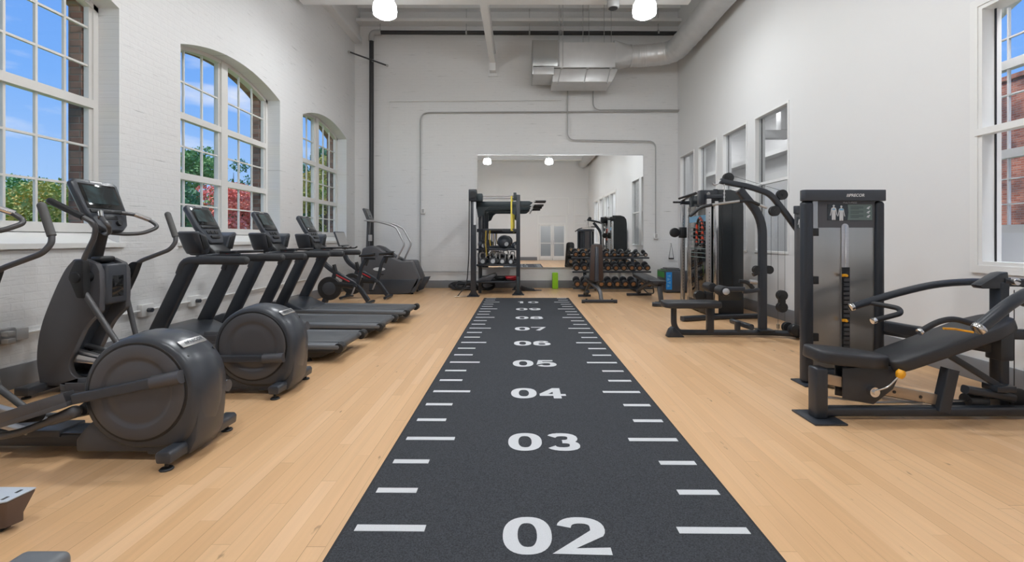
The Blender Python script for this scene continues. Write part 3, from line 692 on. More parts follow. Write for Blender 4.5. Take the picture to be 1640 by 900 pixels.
def make_elliptical(label, yc, phase, near_high=True):
    """rear-drive elliptical facing the windows; near and far sides lie along y; yc = centre line"""
    dx = -2.215
    t = thing('elliptical_trainer', label, 'elliptical', (dx, yc, 0), 'elliptical trainers by the windows')
    X = lambda x: dx+x
    def side_ring(cx_, cz, r, y, flat=0.035):
        pts = []
        for k in range(48):
            a = 2*PI*k/48; q = 0.42 if (a > PI and math.cos(a) > 0) else 1.0; c_, s_ = math.cos(a), math.sin(a); px_, pz = cx_+r*math.copysign(abs(c_)**q, c_), cz+r*math.copysign(abs(s_)**(0.72 if q < 1 else 1), s_)
            pts.append((px_, y, max(pz, flat)))
        return pts
    yn, yf = yc-0.19, yc+0.12
    # wheel housing: drum with soft rounded outer shell
    hb = MB(); rings = []
    for y, r in ((yn, 0.300), (yn+0.006, 0.314), (yn+0.02, 0.324), (yn+0.09, 0.336), (yc, 0.340), (yf-0.10, 0.334), (yf-0.02, 0.318), (yf, 0.300)):
        rings.append([(X(0)+(p[0]-X(0))*(1.0 if p[0] < X(0) else 1.02), p[1], p[2]) for p in side_ring(X(0.0), 0.405, r, y)])
    hb.loft(rings)
    house = hb.build('wheel_housing', 'char', t, sharp=50)
    # skirt running down to the rail at the front of the drum
    prof = [(X(-0.385), 0.05), (X(-0.385), 0.125), (X(-0.34), 0.185), (X(-0.28), 0.24), (X(-0.15), 0.30), (X(0.1), 0.2), (X(0.28), 0.12), (X(0.27), 0.05)]
    MB().prism(prof, yc-0.17, yc+0.11).prism([(X(0.02), 0.03), (X(0.275), 0.03), (X(0.318), 0.12), (X(0.332), 0.25), (X(0.335), 0.38), (X(0.1), 0.40)], yc-0.165, yc+0.095).build('lower_skirt', 'char', t, bevel=0.02)
    # recess ring and disc on both sides
    for s, y in ((-1, yn), (1, yf)):
        MB().lathe([(0.271, 0.0), (0.271, 0.003), (0.288, 0.003), (0.290, 0.0)], (X(0), y, 0.41), (0, s, 0), 56).build('seam_ring', 'blk', t)
        MB().lathe([(0.275, 0.0), (0.275, 0.007), (0.268, 0.011), (0.212, 0.013), (0.203, 0.011), (0.192, 0.003), (0.176, 0.002), (0.155, 0.010), (0.12, 0.012), (0.001, 0.013)], (X(0), y, 0.41), (0, s, 0), 64).build('crank_disc', 'char2', t, sharp=60)
    # badge on the shoulder of the housing
    a = math.radians(52); n = Vector((math.cos(a), 0, math.sin(a))); c = Vector((X(0.0), yc-0.04, 0.405))+n*0.338
    U = Vector((-math.sin(a), 0, math.cos(a)))
    bd = MB().obox(c+n*0.002, (0.006, 0.20, 0.052), Matrix((n, Vector((0, 1, 0)), U)).transposed())
    b = bd.build('badge', 'silver', t, bevel=0.003, label='silver name badge')
    mb = MB(); precor_mark(mb, c+n*0.0065, (0, 1, 0), U, 0.034); mb.build('lettering', 'char', b)
    # service seam and screws on the shell
    mb = MB()
    for y in (yn+0.045, yf-0.045):
        aa = math.radians(38); q = Vector((X(0), y, 0.405))+Vector((math.cos(aa), 0, math.sin(aa)))*0.329
        mb.cyl(q, q+Vector((math.cos(aa), 0, math.sin(aa)))*0.004, 0.007)
    mb.build('screw', 'blk', t)
    # rear foot bar with two levelling feet
    fb = MB().prism([(-0.035+X(0.225), 0.045), (-0.045+X(0.225), 0.095), (-0.025+X(0.225), 0.115), (0.035+X(0.225), 0.115), (0.05+X(0.225), 0.095), (0.045+X(0.225), 0.045)], yc-0.30, yc+0.30)
    fb.build('rear_foot_bar', 'char', t, bevel=0.01)
    for s in (-1, 1):
        MB().lathe([(0.034, 0), (0.036, 0.006), (0.03, 0.012), (0.010, 0.014), (0.010, 0.05)], (X(0.225), yc+s*0.265, 0), n=24).build('levelling_foot', 'rubber', t)
    # floor rail to the front
    MB().box(X(-1.75), X(-0.36), yc-0.075, yc+0.075, 0.045, 0.115).box(X(-0.62), X(-0.385), yc-0.078, yc+0.078, 0.116, 0.128).build('floor_rail', 'steel_blk', t, bevel=0.008)
    MB().box(X(-1.78), X(-0.56), yc-0.085, yc+0.085, 0.10, 0.145).build('rail_cover', 'char', t, bevel=0.008)
    MB().box(X(-1.86), X(-1.74), yc-0.30, yc+0.30, 0.03, 0.10).build('front_foot_bar', 'char', t, bevel=0.012)
    for s in (-1, 1):
        MB().lathe([(0.03, 0), (0.03, 0.012), (0.01, 0.014), (0.01, 0.04)], (X(-1.80), yc+s*0.26, 0), n=20).build('levelling_foot', 'rubber', t)
    # front tower: hollow shroud whose two cheeks frame the ramp
    out = spline([(-1.80, 0.07), (-1.83, 0.30), (-1.795, 0.56), (-1.70, 0.82), (-1.60, 1.03), (-1.52, 1.13)], 5)
    top = [(-1.42, 1.13), (-1.33, 1.09), (-1.30, 1.03), (-1.295, 0.86), (-1.30, 0.76)]
    inn = spline([(-1.30, 0.69), (-1.42, 0.56), (-1.50, 0.40), (-1.56, 0.25), (-1.50, 0.14), (-1.28, 0.12), (-1.26, 0.06)], 5)
    P = [(X(p[0]), p[1]) for p in [tuple(q) for q in out]+top+[tuple(q) for q in inn]]
    for s in (-1, 1):
        y0_ = yc+s*0.155; MB().prism(P, min(y0_, y0_-s*0.055), max(y0_, y0_-s*0.055)).build('tower_cheek', 'char2', t, bevel=0.014)
    P2 = [(X(p[0]), p[1]) for p in [tuple(q) for q in out]+[(-1.42, 1.11), (-1.37, 1.07), (-1.37, 0.80), (-1.45, 0.66), (-1.58, 0.45), (-1.66, 0.25), (-1.66, 0.07)]]
    MB().prism(P2, yc-0.10, yc+0.10).build('tower_shroud', 'char', t, bevel=0.01)
    # bottle tray with its square cut-out on the user side
    MB().box(X(-1.40), X(-1.285), yc-0.105, yc+0.105, 0.74, 1.085).build('storage_tray', 'char', t, bevel=0.02, seg=3)
    MB().box(X(-1.30), X(-1.283), yc-0.055, yc+0.06, 0.80, 0.985).build('tray_recess', 'glsblk', t, bevel=0.004)
    MB().box(X(-1.46), X(-1.36), yc-0.075, yc+0.075, 1.10, 1.15).build('bottle_cup', 'blk', t, bevel=0.02, seg=3)
    # silver ramp tracks
    mb = MB()
    for s in (-1, 1): mb.bar([(X(-1.62), yc+s*0.07, 0.36), (X(-0.75), yc+s*0.07, 0.13)], 0.045, 0.03)
    mb.build('ramp_track', 'silver', t)
    MB().prism([(X(-1.55), 0.26), (X(-1.52), 0.33), (X(-1.20), 0.26), (X(-1.19), 0.22)], yc-0.13, yc+0.13).build('ramp_lift', 'chrome', t, bevel=0.01)
    # mast and console
    MB().cyl((X(-1.50), yc, 1.06), (X(-1.40), yc, 1.46), 0.052, 0.048, 24).build('mast', 'blk', t)
    ca, cb = Vector((X(-1.51), yc, 1.80)), Vector((X(-1.325), yc, 1.36))
    U = (ca-cb).normalized(); Nn = Vector((0, 1, 0)).cross(U)        # faces the user
    if Nn.x < 0: Nn = -Nn
    Yv = Vector((0, 1, 0)); mid = (ca+cb)/2; h = (ca-cb).length
    def pl(u, v, w): return mid+Yv*u+U*v+Nn*w
    outl = [(-0.185, h/2), (0.185, h/2), (0.215, h/2-0.03), (0.20, -h*0.12), (0.15, -h*0.40), (0.09, -h/2), (-0.09, -h/2), (-0.15, -h*0.40), (-0.20, -h*0.12), (-0.215, h/2-0.03)]
    con = MB().loft([[pl(u*0.9, v*0.95, -0.045) for u, v in outl], [pl(u, v, -0.02) for u, v in outl], [pl(u, v, 0.012) for u, v in outl], [pl(u*0.94, v*0.96, 0.026) for u, v in outl]]).build('console', 'char', t, bevel=0.004)
    def plate(x0_, x1_, y0_, y1_, w0, w1): return MB().loft([[pl(a, b, w0) for a, b in ((x0_, y0_), (x1_, y0_), (x1_, y1_), (x0_, y1_))], [pl(a, b, w1) for a, b in ((x0_, y0_), (x1_, y0_), (x1_, y1_), (x0_, y1_))]])
    plate(-0.175, 0.175, -0.035, 0.195, 0.02, 0.030).build('screen_bezel', 'glsblk', con, bevel=0.003)
    plate(-0.145, 0.145, 0.01, 0.175, 0.029, 0.0315).build('screen', 'screen', con)
    plate(-0.165, 0.165, -0.075, -0.045, 0.02, 0.036).build('tablet_ledge', 'blk', con, bevel=0.003)
    plate(-0.07, 0.07, -0.135, -0.095, 0.02, 0.031).build('keypad', 'blk', con, bevel=0.002)
    plate(-0.055, 0.055, 0.208, 0.224, 0.012, 0.030).build('badge', 'silver', con, label='silver badge on the top rim')
    mb = MB()
    for k in (-1, 1): mb.cyl(pl(k*0.055, -0.17, 0.02), pl(k*0.055, -0.17, 0.05), 0.024)
    mb.build('control_knob', 'blk', con)
    # fixed heart-rate handlebar: a loop each side
    for s in (-1, 1):
        pts = [(X(-1.42), yc, 1.36), (X(-1.30), yc+s*0.10, 1.34), (X(-1.20), yc+s*0.17, 1.35), (X(-1.13), yc+s*0.26, 1.41), (X(-1.20), yc+s*0.25, 1.47), (X(-1.28), yc+s*0.17, 1.52), (X(-1.34), yc+s*0.10, 1.53)]
        MB().tube(pts, 0.017, 0.05, 12).build('heart_rate_bar', 'tube', t)
        MB().tube(pts[4:6], 0.021).build('sensor_grip', 'chrome', t)
    # moving handles (near one swung forward, far one back), pivots and links
    for s in (-1, 1):
        y = yc+s*0.24; f = phase*s        # f<0: forward (towards the window)
        piv = Vector((X(-1.39), y-s*0.03, 0.985))
        MB().cyl((piv.x, yc+s*0.14, piv.z), (piv.x, y+s*0.045, piv.z), 0.045, n=24).build('pivot_hub', 'blk', t, bevel=0.006)
        if f < 0:
            up = [(piv.x-0.0, y, 0.93), (piv.x+0.03, y, 1.12), (piv.x+0.14, y+s*0.01, 1.32), (piv.x+0.155, y+s*0.02, 1.42), (piv.x+0.08, y+s*0.05, 1.475)]
            gr = [(piv.x+0.08, y+s*0.05, 1.475), (piv.x-0.13, y+s*0.10, 1.60)]
            low = Vector((X(-0.98), y, 0.30))
        else:
            up = [(piv.x-0.02, y, 0.93), (piv.x+0.06, y, 1.08), (piv.x+0.34, y+s*0.05, 1.20), (piv.x+0.37, y+s*0.08, 1.27), (piv.x+0.36, y+s*0.09, 1.32)]
            gr = [(piv.x+0.36, y+s*0.09, 1.32), (piv.x+0.28, y+s*0.10, 1.53)]
            low = Vector((X(-1.30), y, 0.30))
        zt_ = 1.13 if f < 0 else 1.09; xt_ = piv.x+(0.03 if f < 0 else 0.075); xb_ = piv.x-0.04*f
        br = smooth_outline([(xb_-0.03, piv.z-0.17), (xb_+0.03, piv.z-0.17), (piv.x+0.065, piv.z-0.01), (xt_+0.03, zt_), (xt_-0.03, zt_), (piv.x-0.065, piv.z+0.01)], 4)
        MB().prism(br, y-0.032, y+0.032).build('pivot_bracket', 'blk', t, bevel=0.008)
        arm = MB().tube(up, 0.019, 0.09, 14).build('moving_handle', 'tube', t)
        MB().tube(gr, 0.026, 0).ball(gr[-1], 0.026, 14, 8).build('grip', 'blk' if f < 0 else 'grip', arm)
        MB().cyl((piv.x-0.045*f, y, 0.86), low, 0.022, 0.020, 14).build('lower_link', 'tube', t)
        # crank arm with its end housing, pedal arm and foot tray
        ca_ = Vector((X(0.235), y-s*0.03, 0.50 if (s < 0) == near_high else 0.315))
        knee = Vector((X(-0.33), y-s*0.01, 0.385 if (s < 0) == near_high else 0.315))
        MB().cyl(ca_, (ca_.x, yc+s*0.14, ca_.z), 0.032, n=20).build('crank_pin', 'blk', t)
        end = MB().bar([ca_+Vector((0.035, 0, 0.007)), ca_+(knee-ca_).normalized()*0.13], 0.075, 0.078, rnd=0.48).build('crank_end_cover', 'char2', t)
        MB().bar([ca_+(knee-ca_).normalized()*0.05, knee], 0.032, 0.058, rnd=0.2).build('pedal_arm', 'char', t)
        d = Vector((-1, 0, 0)) if f > 0 else Vector((-0.955, 0, -0.295)).normalized()
        base = knee+Vector((-0.02, 0, 0.0)); u_ = Vector((-d.z, 0, d.x)) if d.x > 0 else Vector((d.z, 0, -d.x))
        if u_.z < 0: u_ = -u_
        def tp(a, b, c): return base+d*a+Vector((0, 1, 0))*b+u_*c
        tray = MB()
        o2 = [(0.0, -0.03), (0.10, -0.075), (0.40, -0.085), (0.46, -0.06), (0.46, 0.06), (0.40, 0.085), (0.10, 0.075), (0.0, 0.03)]
        tray.loft([[tp(a, b, -0.035) for a, b in o2], [tp(a, b, -0.005) for a, b in o2]])
        for i_ in range(len(o2)):
            p_, q_ = o2[i_], o2[(i_+1) % len(o2)]; hgt = 0.045 if i_ in (0, 1, 5, 6, 7) else 0.03
            tray.loft([[tp(*p_, -0.01), tp(*q_, -0.01), tp(q_[0], q_[1]*0.88, -0.01), tp(p_[0], p_[1]*0.88, -0.01)], [tp(p_[0], p_[1]*1.08, hgt), tp(q_[0], q_[1]*1.08, hgt), tp(*q_, hgt), tp(*p_, hgt)]])
        tr_ = tray.build('foot_pedal', 'char2', t, bevel=0.003)
        MB().loft([[tp(a, b*0.8, -0.006) for a, b in o2[1:7]], [tp(a, b*0.8, 0.002) for a, b in o2[1:7]]]).build('pedal_mat', 'rubber', tr_)
        # linkage under the pedal with its boot
        j = Vector((X(-0.40), y-s*0.02, 0.285 if f < 0 else 0.24)); 
        MB().tube([j+Vector((0.05, 0, 0.02)), j, j+Vector((-0.30, 0, -0.115)), j+Vector((-0.62, 0, -0.13)), low+Vector((0, 0, 0.0))], 0.021, 0.12, 12).build('link_rod', 'tube', t)
        MB().cyl(j+Vector((0.06, 0, 0.022)), j+Vector((-0.07, 0, -0.027)), 0.036, 0.028, 16).ball(j+Vector((0.06, 0, 0.022)), 0.036, 16, 8).build('link_boot', 'char2', t)
        MB().cyl(knee+Vector((-0.30, 0, -0.10)), knee+Vector((-0.30, -s*0.10, -0.13)), 0.035, n=18).build('roller_wheel', 'rubber', t)
    return t
make_elliptical('nearest dark grey elliptical trainer with name badge, its front cut off by the left edge', 2.845, 1, True)
make_elliptical('second dark grey elliptical trainer, its console standing before the first window', 3.985, 1, False)

# ================================================================== TREADMILLS
def make_treadmill(label):
    """built where the nearest one stands: deck end at x=-1.90, sides y 4.78..5.60"""
    yn, yf = 4.78, 5.58; yc = (yn+yf)/2
    t = thing('treadmill', label, 'treadmill', (-2.9, yc, 0), 'treadmills by the windows')
    # deck: black lower pan, side rails, running belt
    pan = [(-4.10, 0.05), (-2.10, 0.05), (-1.93, 0.13), (-1.93, 0.16), (-4.12, 0.19)]
    MB().prism(pan, yn+0.04, yf-0.04).build('deck_pan', 'blk', t, bevel=0.02)
    for s, y in ((-1, yn), (1, yf)):
        a, b = (y, y+0.13) if s < 0 else (y-0.13, y)
        MB().prism([(-3.62, 0.155), (-3.62, 0.215), (-1.90, 0.192), (-1.885, 0.165), (-1.90, 0.14)], a, b).build('side_rail', 'deckside', t, bevel=0.012)
        MB().box(-3.55, -1.95, a+0.0 if s < 0 else b-0.012, a+0.012 if s < 0 else b, 0.115, 0.145).build('rail_trim', 'blk', t, bevel=0.003)
        MB().cyl((-1.90, (a if s < 0 else b)-s*0.005, 0.155), (-1.90, (b if s < 0 else a)+s*0.01, 0.155), 0.052, n=20).build('roller_cap', 'blk', t, bevel=0.006)
    MB().box(-3.55, -1.96, yn+0.125, yf-0.125, 0.16, 0.201).build('running_belt', 'belt', t, bevel=0.004)
    MB().cyl((-1.95, yn+0.12, 0.155), (-1.95, yf-0.12, 0.155), 0.045, n=24).build('rear_roller', 'belt', t)
    # motor hood
    hood = [(-4.16, 0.06), (-4.20, 0.16), (-4.12, 0.27), (-3.95, 0.335), (-3.72, 0.33), (-3.52, 0.245), (-3.42, 0.205), (-3.42, 0.16), (-3.6, 0.10)]
    MB().prism(hood, yn+0.015, yf-0.015).build('motor_hood', 'char', t, bevel=0.035, seg=3)
    for (x, y) in ((-3.95, yn+0.10), (-3.95, yf-0.10), (-2.25, yn+0.10), (-2.25, yf-0.10)):
        MB().lathe([(0.03, 0), (0.03, 0.015), (0.015, 0.02), (0.015, 0.07)], (x, y, 0), n=16).build('levelling_foot', 'rubber', t)
    # uprights and handrails
    for s, y in ((-1, yn+0.035), (1, yf-0.035)):
        MB().bar([(-3.92, y, 0.10), (-3.455, y, 1.06)], 0.065, 0.155, rnd=0.3).build('upright', 'steel_blk', t)
        r = MB().bar([(-3.57, y, 0.93), (-3.52, y, 1.065), (-3.36, y, 1.075), (-2.88, y, 1.072)], 0.075, 0.088, bend=0.12, rnd=0.42)
        r.ball((-2.88, y, 1.072), (0.035, 0.036, 0.043), 16, 10)
        r.build('handrail', 'grip2' if 'grip2' in M else 'rubber', t, sharp=60)
    # crossbar under the console with sensor grips
    MB().bar([(-3.40, yn+0.05, 1.10), (-3.34, yn+0.16, 1.115), (-3.34, yf-0.16, 1.115), (-3.40, yf-0.05, 1.10)], 0.06, 0.05, bend=0.06, up=(1, 0, 0)).build('crossbar', 'steel_blk', t)
    for s in (-1, 1):
        MB().tube([(-3.32, yc+s*0.10, 1.15), (-3.10, yc+s*0.15, 1.155), (-3.04, yc+s*0.24, 1.155)], 0.016, 0.05).build('heart_rate_grip', 'rubber', t)
    MB().box(-3.35, -3.30, yc-0.03, yc+0.03, 1.13, 1.16).build('stop_key', 'red', t, bevel=0.006)
    # cup-holder wings either side of the console
    for s in (-1, 1):
        prof = [(0.13, 1.16), (0.14, 1.22), (0.21, 1.34), (0.33, 1.385), (0.365, 1.365), (0.27, 1.20), (0.21, 1.13)]
        w = MB().loft([[Vector((-3.60+dx_, yc+s*a*sc, z)) for a, z in prof] for dx_, sc in ((-0.03, 0.93), (0.01, 1.0), (0.15, 1.0), (0.19, 0.93))])
        wing = w.build('tray_wing', 'char', t, bevel=0.014)
        MB().loft([[Vector((-3.412+dx_, yc+s*a, z)) for a, z in ((0.16, 1.20), (0.21, 1.32), (0.31, 1.35), (0.24, 1.18))] for dx_ in (0.0, 0.012)]).build('cup_pocket', 'blk', wing, bevel=0.004)
    MB().prism([(-3.66, 1.12), (-3.64, 1.26), (-3.50, 1.30), (-3.34, 1.16), (-3.34, 1.10)], yc-0.15, yc+0.15).build('console_neck', 'blk', t, bevel=0.03)
    # console
    ca, cb = Vector((-3.665, yc, 1.665)), Vector((-3.43, yc, 1.245)); U = (ca-cb).normalized(); Yv = Vector((0, 1, 0)); Nn = Yv.cross(U)
    if Nn.x < 0: Nn = -Nn
    mid = (ca+cb)/2; h = (ca-cb).length
    def pl(u, v, w): return mid+Yv*u+U*v+Nn*w
    outl = [(-0.16, h/2), (0.16, h/2), (0.185, h/2-0.02), (0.185, -h*0.05), (0.15, -h*0.36), (0.10, -h/2), (-0.10, -h/2), (-0.15, -h*0.36), (-0.185, -h*0.05), (-0.185, h/2-0.02)]
    con = MB().loft([[pl(u*0.9, v*0.95, -0.045) for u, v in outl], [pl(u, v, -0.02) for u, v in outl], [pl(u, v, 0.01) for u, v in outl], [pl(u*0.95, v*0.97, 0.02) for u, v in outl]]).build('console', 'char', t, bevel=0.004)
    def plate(x0_, x1_, y0_, y1_, w0, w1): return MB().loft([[pl(a, b, w0) for a, b in ((x0_, y0_), (x1_, y0_), (x1_, y1_), (x0_, y1_))], [pl(a, b, w1) for a, b in ((x0_, y0_), (x1_, y0_), (x1_, y1_), (x0_, y1_))]])
    plate(-0.15, 0.15, -0.015, 0.20, 0.015, 0.025).build('screen_bezel', 'glsblk', con, bevel=0.003)
    plate(-0.125, 0.125, 0.03, 0.185, 0.024, 0.0265).build('screen', 'screen', con)
    plate(-0.14, 0.14, -0.055, -0.028, 0.015, 0.033).build('tablet_ledge', 'blk', con, bevel=0.003)
    for k in range(3): plate(-0.09+k*0.065, -0.04+k*0.065, -0.125, -0.085, 0.015, 0.027).build('keypad', 'blk', con, bevel=0.002)
    plate(-0.07, 0.07, -0.185, -0.15, 0.015, 0.04).build('paddle_control', 'blk', con, bevel=0.008)
    plate(-0.05, 0.05, 0.212, 0.228, 0.01, 0.024).build('badge', 'silver', con, label='silver badge on the top rim')
    return t
M['grip2'] = mat('textured_handrail', (0.040, 0.042, 0.046), 0.55, noise=0.1, nscale=200, bump=0.2, bscale=600)
t1 = make_treadmill('nearest treadmill, directly behind the second elliptical')
for dx_, dy_, lab in ((0.08, 1.13, 'middle treadmill of the three, with console before the middle arched window'), (0.14, 2.24, 'farthest treadmill of the three, next to the exercise bikes')):
    c = copy_tree(t1); c.location = t1.location+Vector((dx_, dy_, 0)); c['label'] = lab

# ================================================================== EXERCISE BIKES
def make_bike(label):
    yc = 9.0; w = lambda px, py, y=yc: W(px, py, y)
    t = thing('exercise_bike', label, 'exercise bike', (-3.4, yc, 0), 'exercise bikes behind the treadmills')
    fly = Vector((-3.74, yc, 0.33)); bb = Vector((-3.22, yc, 0.36))
    MB().lathe([(0.10, -0.03), (0.215, -0.032), (0.23, -0.02), (0.23, 0.02), (0.215, 0.032), (0.10, 0.03)], fly, (0, 1, 0), 40).build('flywheel', 'blk', t)
    MB().lathe([(0.11, -0.045), (0.13, -0.04), (0.13, 0.04), (0.11, 0.045)], fly, (0, 1, 0), 28).build('flywheel_cover', 'char', t)
    MB().bar([(-3.94, yc, 1.06), (-3.86, yc, 0.82), (-3.60, yc, 0.62), (-3.18, yc, 0.38), (-2.98, yc, 0.08)], 0.06, 0.10, bend=0.15, rnd=0.4).build('main_frame', 'steel_blk', t)
    MB().bar([(-3.62, yc, 0.66), (-3.74, yc, 0.33), (-3.86, yc, 0.06)], 0.05, 0.085, bend=0.1, rnd=0.4).build('fork', 'steel_blk', t)
    MB().bar([(-3.02, yc, 0.92), (-3.10, yc, 0.80), (-3.20, yc, 0.36)], 0.05, 0.075, bend=0.08, rnd=0.4).build('seat_tube', 'steel_blk', t)
    MB().bar([(-3.70, yc, 0.42), (-3.22, yc, 0.38)], 0.07, 0.11, rnd=0.4).build('belt_guard', 'blk', t)
    MB().bar([(-3.60, yc-0.032, 0.60), (-3.34, yc-0.032, 0.465)], 0.006, 0.022).build('red_stripe', 'red', t, label='red stripe')
    for x in (-3.90, -2.96):
        MB().bar([(x, yc-0.25, 0.05), (x, yc+0.25, 0.05)], 0.07, 0.05, up=(1, 0, 0), rnd=0.4).build('foot_bar', 'steel_blk', t)
        for s in (-1, 1): MB().lathe([(0.03, 0), (0.03, 0.02), (0.012, 0.025), (0.012, 0.05)], (x, yc+s*0.22, 0), n=14).build('levelling_foot', 'chrome', t)
    # saddle
    pts = [(-3.16, 0.022), (-3.10, 0.03), (-3.0, 0.05), (-2.92, 0.075), (-2.86, 0.075), (-2.85, 0.05)]
    rings = [[Vector((x, yc+hw_*math.cos(2*PI*i/14), 0.985+(0.018+hw_*0.25)*math.sin(2*PI*i/14)+(x+3.0)*0.10)) for i in range(14)] for x, hw_ in pts]
    s_ = MB().loft(rings).build('saddle', 'blk', t)
    MB().box(-3.06, -2.84, yc-0.025, yc+0.025, 0.895, 0.935).cyl((-2.98, yc, 0.93), (-3.03, yc, 0.78), 0.026).build('seat_post', 'blk', t)
    # handlebar, screen
    MB().cyl((-3.90, yc, 1.0), (-3.92, yc, 1.14), 0.022).build('bar_stem', 'chrome', t)
    for s in (-1, 1):
        MB().tube([(-3.93, yc, 1.10), (-3.90, yc+s*0.17, 1.10), (-3.76, yc+s*0.20, 1.10), (-3.70, yc+s*0.17, 1.13)], 0.015, 0.06).build('handlebar', 'rubber', t)
    R = Matrix.Rotation(math.radians(-20), 3, 'Y')
    sc = MB().obox((-3.98, yc, 1.30), (0.03, 0.54, 0.33), R).build('tablet_screen', 'char', t, bevel=0.008)
    MB().obox((-3.962, yc, 1.306), (0.004, 0.50, 0.29), R).build('screen_glass', 'conduit', sc)
    MB().cyl((-4.03, yc, 1.26), (-3.94, yc, 1.12), 0.02).build('screen_arm', 'blk', t)
    # cranks and pedals
    for s, dz in ((-1, -1), (1, 1)):
        a = bb+Vector((0, s*0.07, 0)); q = a+Vector((0.06*dz, s*0.015, 0.16*dz))
        MB().bar([a, q], 0.014, 0.028).build('crank', 'silver', t)
        MB().box(q.x-0.05, q.x+0.05, q.y+s*0.05-0.04, q.y+s*0.05+0.04, q.z-0.012, q.z+0.012).build('pedal', 'blk', t, bevel=0.004)
    MB().lathe([(0.02, -0.075), (0.05, -0.06), (0.05, 0.06), (0.02, 0.075)], bb, (0, 1, 0), 24).build('bottom_bracket', 'blk', t)
    b_ = MB().cyl((-3.60, yc-0.04, 0.66), (-3.64, yc-0.04, 0.80), 0.035, n=18).build('bottle_holder', 'blk', t)
    return t
b1 = make_bike('exercise bike with red accents and raised tablet, nearest the treadmills')
c = copy_tree(b1); c.location = b1.location+Vector((0.10, 0.95, 0)); c['label'] = 'exercise bike with red accents, the one nearest the stair climber'

# ================================================================== STAIR CLIMBER
t = thing('stair_climber', 'grey stair climber with tall silver handrails against the far wall', 'stair climber', (-3.0, 11.2, 0))
yn, yf = 10.75, 11.45; w = lambda px, py, y=yn: W(px, py, y)
def P2(lst, y=yn): return [(w(a, b, y).x, w(a, b, y).z) for a, b in lst]
body = P2([(577, 412), (582, 470), (588, 474), (655, 470), (668, 458), (672, 447), (660, 418), (641, 418), (624, 410), (604, 396), (594, 393), (580, 398)])
MB().prism(body, yn, yn+0.17).prism(body, yf-0.17, yf).build('body_side', 'char2', t, bevel=0.03, seg=3)
core = P2([(580, 416), (584, 468), (640, 468), (655, 440), (634, 422), (612, 404), (596, 398)])
MB().prism(core, yn+0.165, yf-0.165).build('stair_core', 'blk', t)
for k in range(4):
    a = w(606+k*13, 403+k*13)
    MB().box(a.x, a.x+0.24, yn+0.17, yf-0.17, a.z-0.02, a.z).build('step', 'rubber', t, bevel=0.004)
low = P2([(590, 447), (592, 474), (656, 470), (669, 447)])
MB().prism(low, yn-0.012, yn+0.05).build('lower_cover', 'char', t, bevel=0.02)
MB().prism(P2([(655, 447), (662, 470), (670, 467), (681, 446)]), yf-0.16, yf+0.0).build('rear_bumper', 'char', t, bevel=0.01)
MB().prism(P2([(655, 447), (657, 470), (664, 468), (674, 446)]), yn+0.0, yn+0.17).build('rear_bumper', 'char', t, bevel=0.01)
a = w(607, 431, yn-0.012); MB().prism([(a.x+0.14*math.cos(2*PI*k/28), a.z+0.042*math.sin(2*PI*k/28)) for k in range(28)], yn-0.010, yn+0.004).build('badge', 'print_', t, label='pale oval badge')
for y, pl_ in ((10.85, [(586, 353), (606, 355), (628, 361), (635, 365), (648, 391), (633, 419)]), (11.35, [(590, 353), (610, 355), (634, 360), (646, 366), (659, 390), (647, 417)])):
    pts = [w(a_, b_, y) for a_, b_ in pl_]
    MB().tube(pts, 0.022, 0.07).build('handrail', 'silver', t)
    MB().cyl((pts[-1].x, y, pts[-1].z+0.03), (pts[-1].x-0.05, y, pts[-1].z-0.10), 0.032).build('rail_socket', 'blk', t)
ca_, cb_ = w(589, 394, 11.1), w(591, 345, 11.1)
MB().bar([(ca_.x, 11.1, ca_.z-0.1), (cb_.x, 11.1, cb_.z)], 0.10, 0.07).build('mast', 'tube', t)
R = Matrix.Rotation(math.radians(-22), 3, 'Y'); q = w(590, 345, 11.1)
cc = MB().obox((q.x, 11.1, q.z), (0.05, 0.40, 0.34), R).build('console', 'tube', t, bevel=0.012)
MB().obox((q.x+0.026, 11.1, q.z+0.02), (0.006, 0.32, 0.20), R).build('screen', 'glsblk', cc)
MB().tube([w(586, 353, 10.85), w(584, 353, 11.1), w(586, 353, 11.35)], 0.02, 0.05).build('front_bar', 'silver', t)
MB().cyl(w(593, 376, 11.0), w(593, 386, 11.0), 0.045).build('bottle_cage', 'silver', t)
for x, y in ((-3.4, yn+0.08), (-3.4, yf-0.08), (-2.55, yn+0.08), (-2.55, yf-0.08)):
    MB().lathe([(0.03, 0), (0.03, 0.02), (0.014, 0.025), (0.014, 0.07)], (x, y, 0), n=14).build('levelling_foot', 'rubber', t)

# ================================================================== PIECES AT THE LOWER LEFT CORNER
t = thing('unidentified_machine_end', 'low grey machine end with slotted pale top, cut off at the lower left', 'rowing machine', (-2.3, 2.04, 0))  # unidentified machine, built as a plain cut-off end
up_ = [(-2.9, 1.98), (-2.245, 1.975), (-2.225, 1.985), (-2.215, 2.10), (-2.9, 2.11)]
top_ = [Vector((a, b, 0.162)) for a, b in up_]
MB().loft([[Vector((a, b, 0.155)) for a, b in up_], top_]).build('deck_top', 'ice', t, bevel=0.003)
lo_ = [(-2.9, 2.02), (-2.29, 2.015), (-2.27, 2.02), (-2.25, 2.08), (-2.9, 2.09)]
MB().loft([[Vector((a, b, 0.02)) for a, b in lo_], [Vector((a, b, 0.06)) for a, b in lo_], [Vector((a, b, 0.154)) for a, b in up_]]).build('deck_side', 'floor_tint_side', t, bevel=0.006)
MB().box(-2.262, -2.250, 1.995, 2.02, 0.162, 0.1635).box(-2.262, -2.250, 2.05, 2.075, 0.162, 0.1635).build('slot', 'blk', t)
MB().box(-2.85, -2.3, 2.03, 2.07, 0.0, 0.025).build('foot', 'rubber', t)
